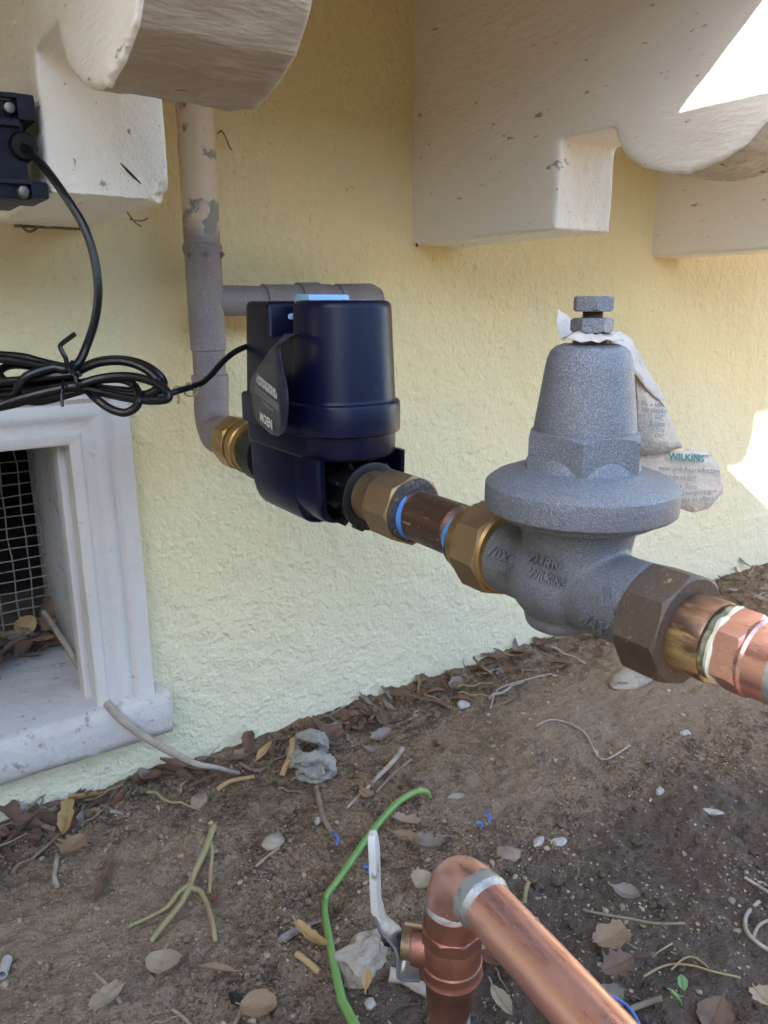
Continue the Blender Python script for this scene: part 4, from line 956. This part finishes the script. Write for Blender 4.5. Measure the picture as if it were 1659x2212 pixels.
# forked olive twig
ft = thing('forked_twig', 'olive green forked twig with four prongs on the soil', 'twig', tuple(G(405, 1920)))
for pts, r in (([(462, 1784, .03), (440, 1842, .024), (418, 1890, .018), (406, 1922, .014), (388, 1955, .010), (355, 1995, .008), (325, 2034, .005)], .0046), ([(408, 1912, .016), (385, 1928, .012), (362, 1958, .009), (325, 1980, .006), (276, 2002, .004)], .0033), ([(412, 1918, .015), (432, 1925, .013), (448, 1955, .010), (460, 2000, .007), (465, 2035, .004)], .0036), ([(452, 1812, .026), (458, 1835, .022), (455, 1880, .016), (452, 1930, .010)], .0028)):
    mm = M(); tube(mm, smooth_path([G(*p) for p in pts], 5), [r * .72, r * .66, r * .64, r * .6], 9); mm.obj('prong', TWIGG, ft, angle=60)

leaf((185, 1822), (138, 1862), .050, 'tan spiny holly-like leaf on the soil below the gold folded leaf', L_TAN, 'holly', .5, .25, .010, seed=3)
leaf((218, 1752), (150, 1768), .026, 'golden dry leaf folded lengthwise beside the house wall', L_GOLD, 'strip', .5, .5, .020, seed=4, rx=.4)
leaf((153, 1758), (140, 1836), .022, 'golden dry leaf strip hanging down from the folded one', L_GOLD, 'strip', .6, .6, .018, seed=5, ry=.25)
leaf((360, 2068), (345, 2128), .046, 'oval beige leaf lying flat in the foreground soil', L_BEIGE, 'oval', .4, .22, .008, seed=6)
leaf((214, 2160), (246, 2192), .046, 'small beige torn leaf near the bottom left edge', L_BEIGE, 'torn', .4, .2, .008, seed=7)
leaf((512, 2112), (430, 2110), .018, 'narrow tan leaf lying level in the foreground soil', L_TAN, 'lance', .3, .5, .006, seed=8, rx=.3)
leaf((694, 1992), (532, 2072), .014, 'long grey curved leaf reaching towards the green shoot', L_GREY, 'lance', -.9, .5, .004, seed=9, twist=.6)
leaf((520, 2190), (600, 2212), .040, 'olive brown leaf cut by the bottom edge', L_TAN, 'oval', .6, .4, .008, seed=10)
leaf((245, 1865), (205, 1960), .019, 'brown lance leaf lying below the tan spiny leaf', L_BROWN, 'lance', .4, .4, .005, seed=11)
leaf((408, 2060), (372, 2115), .018, 'thin brown leaf half buried right of the oval beige leaf', L_BROWN, 'lance', .3, .4, .004, seed=12)
leaf((430, 1843), (452, 1900), .020, 'whitish grey leaf curl left of the forked twig', L_GREY, 'lance', .9, .7, .006, seed=13)
leaf((1320, 1935), (1388, 1968), .026, 'grey cupped leaf lying on the damp soil', L_GREY, 'lance', 1.3, .8, .010, seed=14, rx=.35)
leaf((1285, 2060), (1352, 2040), .042, 'brown notched leaf on the damp soil right of the copper pipe', L_TAN, 'torn', .5, .3, .010, seed=15)
leaf((1298, 2120), (1362, 2098), .036, 'dull brown leaf just below the notched leaf', L_BROWN, 'holly', .7, .4, .010, seed=16, rx=.3)
leaf((1060, 2150), (1105, 2220), .020, 'long beige leaf lying right of the valve foot', L_BEIGE, 'lance', .3, .3, .012, seed=17)
leaf((1098, 2088), (1150, 2128), .040, 'crumpled reddish brown leaf below the lower copper pipe', L_TAN, 'torn', .9, .5, .008, seed=18)
leaf((1040, 2075), (1090, 2110), .036, 'rusty crumpled leaf tucked behind the valve', L_RUST, 'torn', .8, .5, .008, seed=19)
leaf((640, 2010), (705, 2065), .018, 'curled tan leaf left of the big pale stone', L_GOLD, 'torn', .8, .8, .008, seed=20)
leaf((845, 1815), (915, 1845), .020, 'curved tan leaf behind the white handle', L_TAN, 'lance', .6, .8, .010, seed=21, rx=.3)
leaf((850, 1780), (905, 1805), .026, 'beige curled leaf behind the upper end of the handle', L_BEIGE, 'torn', .8, .8, .008, seed=22)
leaf((885, 1840), (955, 1865), .040, 'dark grey crumpled leaf behind the copper elbow', L_GREY, 'torn', 1.2, .8, .014, seed=23)
leaf((1185, 2190), (1215, 2230), .040, 'dark brown leaf beside the blue string at the bottom', L_BROWN, 'oval', .5, .4, .012, seed=24)
leaf((1270, 2170), (1340, 2225), .050, 'broad grey brown leaf at the bottom edge right of the copper pipe', L_GREY, 'oval', .7, .5, .012, seed=25)
leaf((1560, 2165), (1530, 2230), .040, 'flat dark leaf on the damp soil at the bottom right', L_BROWN, 'oval', .3, .2, .004, seed=26)
leaf((1625, 2160), (1665, 2205), .034, 'pale tan leaf in the bottom right corner', L_BEIGE, 'torn', .6, .4, .012, seed=27)
leaf((780, 1715), (800, 1735), .022, 'small reddish tan leaf under the long grey twig', L_TAN, 'torn', .4, .3, .006, seed=28)
leaf((900, 1935), (930, 1900), .040, 'mouldy beige leaf behind the valve collar', L_BEIGE, 'oval', .6, .4, .008, seed=29)
leaf((470, 1960), (452, 1945), .012, 'tiny rust leaf inside the fork of the twig', L_RUST, 'lance', .3, .5, .006, seed=30)
leaf((790, 2185), (797, 2140), .014, 'small upright tan leaf below the big pale stone', L_GOLD, 'lance', .6, .9, .02, seed=31, ry=-.5)

stone((784, 2072), 0.0229, 'large pale jagged stone between the green shoot and the valve', STONE, (1.05, .8, .62), .4, 2, rough=.5, sub=4)
stone((590, 1822), 0.0118, 'round pale grey stone above the green shoot', STONE, (1, .85, .6), .2, 3)
stone((1096, 1852), 0.0112, 'tan oblong stone right of the copper elbow', STONEB, (1.2, .75, .65), -.6, 4)
stone((430, 1735), 0.0105, 'brown rounded stone by the leaf litter near the vine tip', STONEB, (1, .85, .75), .3, 5)
stone((985, 1722), 0.0062, 'grey oblong pebble right of the green shoot tip', STONE, (1.5, .75, .65), -.5, 6)
stone((1163, 1820), 0.0068, 'left of two white chips on the soil', CHIP, (1.4, .7, .5), .25, 7, name='white_chip', cat='chip', sub=2)
stone((1207, 1820), 0.0074, 'right of two white chips on the soil', CHIP, (1.4, .7, .45), -.2, 8, name='white_chip', cat='chip', sub=2)
stone((687, 1778), 0.0050, 'small white block left of the green shoot', CHIP, (.7, .8, 1.1), .1, 9, name='white_chip', cat='chip', sub=2)
stone((566, 2152), 0.0050, 'white bone like chip near the bottom', CHIP, (.6, 1.9, .5), .9, 10, name='white_chip', cat='chip', sub=2)
stone((800, 2170), 0.0056, 'whitish crumb below the big pale stone', CHIP, (1, .8, .7), .9, 11, name='white_chip', cat='chip', sub=2)
stone((1425, 1710), 0.0050, 'cream pebble on the dusty heap', CHIP, (1.2, .8, .7), .2, 12, name='pebble', cat='pebble')
stone((1480, 1585), 0.0056, 'cream pebble under the copper adapter', CHIP, (1.3, .8, .6), -.4, 13, name='pebble', cat='pebble')
stone((1365, 1470), 0.0300, 'grey flat stone just below the bronze union nut', STONE, (1.3, .7, .4), -.3, 14)
stone((1540, 1755), 0.0074, 'grey angled shard right on the open soil', CHIP, (1.9, .6, .4), -.9, 15, name='stone_shard', cat='shard', sub=2)
stone((510, 2160), 0.0062, 'charcoal bit near the bottom', BLACK, (.7, 1.2, .6), .2, 16, name='charcoal_bit', cat='charcoal', sub=2)
stone((1000, 1525), 0.0099, 'white grey stone by the wall below the brass nut', CHIP, (1, .8, .7), .1, 17)
for i, (px, py, lab) in enumerate(((726, 1826, 'blue curl of tape left of the white handle'), (795, 1886, 'blue scrap against the white handle'), (1056, 1777, 'upright blue scrap above the copper elbow'), (1040, 1787, 'flat blue scrap left of the upright one'))):
    mm = M(); p = G(px, py, .003); dz = (.020, .006, .016, .004)[i]
    tube(mm, smooth_path([p, p + Vector((.003, .002, dz * .3)), p + Vector((.002, .005, dz * .5)), p + Vector((-.002, .006, dz * .7))], 4), .0013, 6, flat=.35); tag(mm.obj('blue_scrap', BLUEBIT), lab, 'scrap')
# white straw at the left edge
mm = M(); a, b = G(4, 2106, .005), G(16, 2072, .006); ring(mm, a, b - a, 0, (b - a).length, .0042, .0030, 18); tag(mm.obj('white_tube', CHIP), 'short white tube at the left edge', 'tube')
# blue string by the copper pipe
twig([(1290, 2140, .06), (1320, 2152, .05), (1352, 2170, .03), (1375, 2200, .02), (1390, 2235, .012)], .0012, 'blue string curling out from under the copper pipe', BLUEBIT, 'blue_string', 'string')
# crumpled grey rag
mm = M()
for k, (pts, r) in enumerate((([(640, 1600, .012), (655, 1590, .03), (690, 1592, .035), (700, 1612, .02), (690, 1628, .014)], .010), ([(632, 1620, .01), (650, 1640, .03), (690, 1636, .03), (715, 1650, .022), (712, 1672, .01), (680, 1675, .008)], .011), ([(630, 1655, .008), (645, 1640, .02), (665, 1655, .024), (680, 1668, .016), (700, 1660, .02)], .009), ([(640, 1670, .006), (665, 1680, .008), (700, 1678, .006), (720, 1665, .006)], .008))):
    tube(mm, smooth_path([G(*p) for p in pts], 6), [r * .7, r, r * 1.1, r * .8], 12, flat=.6)
mm = remeshed(mm, .0016, 2, lambda p, q: p + q * (.0035 * noise.noise(p * 95) + .0022 * noise.noise(p * 220)))
tag(mm.obj('grey_rag', CLOTH, angle=70), 'crumpled grey rag in the litter at the foot of the wall', 'rag')
# pale sticks and roots that can be told apart
twig([(632, 1598, .03), (628, 1630, .022), (617, 1655, .012), (610, 1675, .006)], [.0036, .0040, .0036], 'stubby golden stick standing beside the grey rag', L_GOLD, 'dry_stick', 'stick')
twig([(470, 1705, .006), (500, 1688, .010), (548, 1678, .006)], [.003, .003, .0025], 'short orange stick below the vine tip', L_GOLD)
twig([(520, 1650), (560, 1665), (592, 1640)], .0022, 'thin dark root curve between vine tip and rag', TWIG)
twig([(682, 1700), (690, 1735), (702, 1775), (718, 1800)], .0030, 'bent brown twig running down from the rag', TWIG)
twig([(870, 1618), (830, 1665), (790, 1705), (748, 1745)], [.0035, .0028, .0016], 'long grey twig slanting above the green shoot', VINE)
twig([(888, 1640), (850, 1672), (812, 1712)], .0018, 'thin grey twig beside the long slanting one', TWIG)
twig([(1160, 1565), (1200, 1555), (1260, 1580), (1300, 1640), (1360, 1610)], .0013, 'fine root looping over the dusty heap', VINE)
twig([(1060, 1530), (1075, 1490), (1130, 1470), (1190, 1455)], .0012, 'fine root at the far foot of the wall', VINE)
twig([(640, 2060), (690, 2100)], .003, 'short split stick left of the pale stone', L_GOLD)
twig([(840, 2102), (880, 2118), (925, 2142)], [.006, .0055, .005], 'pale stick between the stone and the valve foot', VINE, 'dry_stick', 'stick')
twig([(1035, 2040, .02), (1060, 2030, .02)], .0055, 'cut pale stick end showing behind the valve body', L_BEIGE, 'dry_stick', 'stick')
twig([(1640, 1948), (1612, 1975), (1612, 2010), (1640, 2040), (1675, 2060)], .0019, 'pale looped root at the right edge', VINE)
twig([(1608, 1895), (1635, 1912), (1670, 1935)], .0017, 'straight pale root above the looped one at the right', VINE)
twig([(1625, 2030), (1640, 2000), (1668, 1985)], .0015, 'inner pale root inside the loop at the right edge', L_BEIGE)
twig([(1390, 2110), (1440, 2085), (1490, 2085), (1545, 2100), (1600, 2112)], .0010, 'thin straw root spread over the damp soil', TWIGG)
twig([(1450, 2095), (1475, 2072), (1500, 2068), (1530, 2090)], .0009, 'thin straw arch over the damp soil', TWIGG)
twig([(1260, 1965), (1300, 1975), (1360, 1985), (1420, 1995), (1480, 1995)], .0013, 'dark root threading through the damp soil', TWIG)
twig([(1360, 2180), (1400, 2165), (1432, 2155)], .0024, 'short twig by the blue string', TWIG)
twig([(525, 2165), (515, 2190), (500, 2220)], .0020, 'thin reddish straw at the bottom', TWIG)
twig([(372, 2180), (398, 2200), (420, 2225)], .0014, 'pale straw slanting at the bottom edge', L_BEIGE, 'straw', 'straw')
twig([(203, 2102), (232, 2128), (262, 2166)], .0014, 'pale straw left of the oval beige leaf', L_BEIGE, 'straw', 'straw')
twig([(552, 1872), (575, 1852), (603, 1832)], .0013, 'pale straw leaning on the round grey stone', L_BEIGE, 'straw', 'straw')
twig([(70, 1710), (68, 1745), (85, 1780), (120, 1792)], .0030, 'dark looped root by the wall at the left', TWIG)
twig([(125, 1850), (118, 1890), (122, 1915)], .0022, 'pale straight root at the left', VINE)
twig([(1128, 2120, .006), (1130, 2100, .012), (1136, 2078, .02)], .0030, 'green blade below the copper pipe', STEMG, 'grass_blade', 'grass blade')
twig([(1132, 1950), (1135, 1925, .012), (1142, 1905, .018)], .0022, 'yellowish blade rising behind the copper pipe', TWIGG, 'grass_blade', 'grass blade')
# seedling
sg = thing('seedling', 'tiny seedling with one round green leaf on the damp soil', 'seedling', tuple(G(1470, 2165)))
mm = M(); tube(mm, smooth_path([G(1472, 2172), G(1468, 2160, .008), G(1450, 2140, .014)], 5), .0012, 6); mm.obj('stem', STEMG, sg)
o = leaf_m(.011, .008, 'oval', .3, .2, 51).obj('leaf', L_GREEN, recalc=False); p = G(1474, 2165); put(o, p + Vector((0, 0, .012)), .9, 0, -.5); adopt(o, sg)
o = leaf_m(.013, .004, 'lance', .3, .3, 52).obj('leaf', L_GREEN, recalc=False); put(o, p + Vector((-.004, 0, .008)), 2.4, 0, -.5); adopt(o, sg)

# litter strip along the foot of the wall: individual leaves and twigs
rnd = random.Random(21)
protos = []
for k, (kind, mt) in enumerate((('oval', L_BROWN), ('torn', L_TAN), ('lance', L_GREY), ('holly', L_BROWN), ('torn', L_RUST), ('lance', L_GOLD), ('oval', L_GREY), ('torn', L_BEIGE), ('lance', L_BROWN), ('torn', L_BROWN))):
    protos.append(leaf_m(.040, .012 if kind == 'lance' else .022, kind, rnd.uniform(-.4, 1.6), rnd.uniform(.2, 1.0), 60 + k, rnd.uniform(-.8, .8)).obj('dry_leaf', mt, angle=60, recalc=False))
LOOKS = ('brown oval leaf', 'tan torn leaf', 'grey narrow leaf', 'brown spiny leaf', 'rusty torn leaf', 'golden narrow leaf', 'grey oval leaf', 'beige torn leaf', 'brown narrow leaf', 'brown torn leaf')
def scatter(n, fx, fy, lab, grp, smin, smax, hi):
    for i in range(n):
        kk = rnd.choices(range(10), (4, 1.0, 2, 2.4, 2.0, .5, 1.6, .5, 4, 4))[0]; src = protos[kk]
        o = src.copy(); COL.objects.link(o)
        x = fx(); y = fy(x); z = ground_h(x, y) + rnd.uniform(.000, hi)
        put(o, (x, y, z), rnd.uniform(0, 6.28), rnd.uniform(-.5, .5), rnd.uniform(-.5, .5), rnd.uniform(smin, smax)); tag(o, LOOKS[kk] + ' ' + (lab(x) if callable(lab) else lab), 'leaf', grp)
scatter(240, lambda: 1.65 * rnd.random() if rnd.random() < .38 else max(0, rnd.gauss(rnd.choice((.03, .10, .24, .45, .50, .64, .72, 1.0)), .035)), lambda x: .784 - abs(rnd.gauss(0, .024)) - (.02 if .3 < x < .6 else 0) * rnd.random(), lambda x: 'in the wall foot litter ' + ('under the vent sill' if x < .25 else 'by the vine tip and rag' if x < .55 else 'behind the brass fittings' if x < .85 else 'behind the regulator' if x < 1.15 else 'at the far right'), 'leaves along the wall', .35, 1.0, .012)
scatter(20, lambda: rnd.uniform(.30, .40), lambda x: rnd.uniform(.20, .30), 'heaped on the soil under the lower copper pipe', 'leaves under the copper pipe', .4, .9, .010)
scatter(30, lambda: rnd.uniform(1.15, 1.6), lambda x: rnd.uniform(.50, .74), 'on the far soil behind the copper adapter', 'leaves on the far soil', .4, .9, .006)
for i in range(64):                                              # heap on the vent sill
    kk = rnd.choice((0, 3, 4, 4, 8, 9, 6, 1)); o = protos[kk].copy(); COL.objects.link(o)
    y = .975 - abs(rnd.gauss(0, .040)); x = rnd.uniform(-.02, .155)
    put(o, (x, max(y, .84), .128 + rnd.uniform(0, .022) * (1 if y > .92 else .4)), rnd.uniform(0, 6.28), rnd.uniform(-.6, .6), rnd.uniform(-.6, .6), rnd.uniform(.55, 1.15)); tag(o, LOOKS[kk] + ' heaped on the vent sill against the wire mesh', 'leaf', 'leaves on the vent sill')
for q in protos: bpy.data.objects.remove(q)
tg = []
for k in range(5):
    mm = M(); L = .05; pts = [Vector((L * t / 6, .006 * noise.noise(Vector((t * .6, k, 0))), .003 * noise.noise(Vector((t * .6, k, 5))))) for t in range(7)]
    tube(mm, pts, [.0017, .0014, .0009], 6); tg.append(mm.obj('twig', (TWIG, VINE, TWIG, TWIGG, L_GREY)[k], angle=60))
for i in range(110):
    o = tg[rnd.randrange(5)].copy(); COL.objects.link(o); x = rnd.uniform(0, 1.6); y = .785 - abs(rnd.gauss(0, .04)); put(o, (x, y, ground_h(x, y) + rnd.uniform(.001, .010)), rnd.gauss(0.2, .8), 0, rnd.uniform(-.25, .25), rnd.uniform(.5, 1.4)); tag(o, 'thin dry twig in the wall foot litter ' + ('under the vent sill' if x < .25 else 'by the vine tip and rag' if x < .55 else 'behind the brass fittings' if x < .85 else 'behind the regulator' if x < 1.15 else 'at the far right'), 'twig', 'twigs along the wall')
for i in range(45):
    o = tg[rnd.randrange(5)].copy(); COL.objects.link(o); x = rnd.uniform(0.05, .95); y = rnd.uniform(.2, .66); put(o, (x, y, ground_h(x, y) + .0015), rnd.uniform(0, 6.28), 0, rnd.uniform(-.1, .1), rnd.uniform(.25, .7)); tag(o, 'stray scrap of thin twig scattered on the open soil', 'twig', 'twig scraps on the open soil')
for q in tg: bpy.data.objects.remove(q)
o = leaf_m(.034, .026, 'oval', .8, .4, 77).obj('dry_leaf', L_TAN, angle=60, recalc=False); put(o, on(92, 1315, 1, .955) + Vector((0, 0, -.012)), 1.2, 1.1, -.4); tag(o, 'tan leaf standing against the wire mesh in the corner of the vent', 'leaf')
o = leaf_m(.030, .024, 'oval', 1.2, .5, 78).obj('dry_leaf', L_GOLD, angle=60, recalc=False); put(o, on(28, 1345, 1, .955) + Vector((0, 0, -.014)), .4, 1.0, -.3); tag(o, 'golden brown leaf standing against the wire mesh left in the vent', 'leaf')

# loose grains all over the bed: nobody could count them
def build_gravel():
    bm = bmesh.new(); bmesh.ops.create_icosphere(bm, subdivisions=1, radius=1.0); bv_ = [v.co.copy() for v in bm.verts]; bf = [tuple(v.index for v in f.verts) for f in bm.faces]; bm.free()
    r = random.Random(5); V = []; Fc = []
    for i in range(26000):
        x = r.uniform(-.05, 1.75); y = r.uniform(.05, .79)
        e = EYE - Vector((x, y, 0))
        if r.random() > min(1, (.95 / e.length) ** 2): continue
        cl = noise.noise(Vector((x * 7, y * 7, 2)))
        if r.random() > .55 + cl: continue
        s = r.uniform(.0006, .0015) if r.random() < .93 else r.uniform(.0016, .0036)
        q = Vector((x, y, ground_h(x, y) + s * .25)); ax = (s * r.uniform(.8, 1.4), s * r.uniform(.7, 1.1), s * r.uniform(.5, .9)); cs, sn = math.cos(i), math.sin(i); o = len(V)
        for b in bv_:
            k = 1 + .25 * r.uniform(-1, 1); bx, by, bz = b.x * ax[0] * k, b.y * ax[1] * k, b.z * ax[2] * k
            V.append((q.x + bx * cs - by * sn, q.y + bx * sn + by * cs, q.z + bz))
        Fc += [tuple(j + o for j in t) for t in bf]
    m = M(); m.v = V; m.f = Fc; o = m.obj('gravel', GRAVEL, smooth=False, recalc=False); o['kind'] = 'stuff'
build_gravel()

# small scraps on the wall and the corbels
def scrap(paths, r, label, mt=TWIG, name='cobweb_scrap', cat='cobweb'):
    m = M()
    for p in paths: tube(m, smooth_path(p, 4), r, 5)
    tag(m.obj(name, mt), label, cat)
scrap([[on(474, 285, 1, .794), on(480, 283, 1, .792), on(489, 300, 1, .79), on(496, 318, 1, .792), on(501, 324, 1, .795)], [on(470, 288, 1, .795), on(478, 284, 1, .79), on(484, 288, 1, .794)]], .0008, 'dark dead scrap stuck on the yellow wall right of the grey riser', name='dead_vine_scrap', cat='plant scrap')
scrap([[Vector((.14 + .012 * k, .792 - .002 * (k % 2), .605 + .002 * noise.noise(Vector((k, 0, 0)))) ) for k in range(6)], [Vector((.145, .79, .606)), Vector((.150, .782, .600)), Vector((.158, .786, .604))]], .0013, 'dark cobweb line where the near left corbel meets the wall')
scrap([[Vector((.196, .640, .607)), Vector((.199, .634, .600)), Vector((.203, .630, .596))], [Vector((.198, .642, .602)), Vector((.206, .640, .601)), Vector((.211, .636, .603))]], .0006, 'tiny dark cobweb hanging under the near left corbel')
scrap([[Vector((.594, .793, .604 + .006 * k)) + Vector((-.002, 0, 0)) * noise.noise(Vector((k * 2.1, 0, 0))) for k in range(9)]], .0016, 'dark dirt line in the corner of the middle corbel and wall', BRONZE)
mm = M(); tube(mm, [on(390 * .667 + 0, 352, 1, .5643), on(275, 368, 1, .5642), on(290, 383, 1, .5642), on(305, 397, 1, .5643)], [.0004, .0010, .0009, .0003], 6)
tag(mm.obj('paint_crack', CAVE), 'short dark slanting crack on the front of the near left corbel', 'crack')

def build_crumbs():
    bm = bmesh.new(); bmesh.ops.create_icosphere(bm, subdivisions=1, radius=1.0); bv_ = [v.co.copy() for v in bm.verts]; bf = [tuple(v.index for v in f.verts) for f in bm.faces]; bm.free()
    r = random.Random(11); V = []; Fc = []
    for i in range(16000):
        x = r.uniform(-.05, 1.75); y = r.uniform(.05, .79)
        e = EYE - Vector((x, y, 0))
        if r.random() > min(1, (.85 / e.length) ** 2): continue
        cl = noise.noise(Vector((x * 9, y * 9, 6))) + .5 * noise.noise(Vector((x * 30, y * 30, 1)))
        heap = math.exp(-((x - .95) / .42) ** 2 - ((y - .60) / .11) ** 2)
        if r.random() > .45 + cl - heap: continue
        s = r.uniform(.0011, .0030) if r.random() < .88 else r.uniform(.003, .0062)
        q = Vector((x, y, ground_h(x, y) + s * .1)); cs, sn = math.cos(i), math.sin(i); o = len(V)
        for b in bv_:
            k = s * (1 + .45 * noise.noise(b * 1.7 + Vector((i * .37, 0, 0))))
            bx, by, bz = b.x * k * 1.15, b.y * k, b.z * k * .8
            V.append((q.x + bx * cs - by * sn, q.y + bx * sn + by * cs, q.z + bz))
        Fc += [tuple(j + o for j in t) for t in bf]
    m = M(); m.v = V; m.f = Fc; o = m.obj('soil_crumbs', SOIL, smooth=True, angle=50, recalc=False); o['kind'] = 'stuff'
build_crumbs()
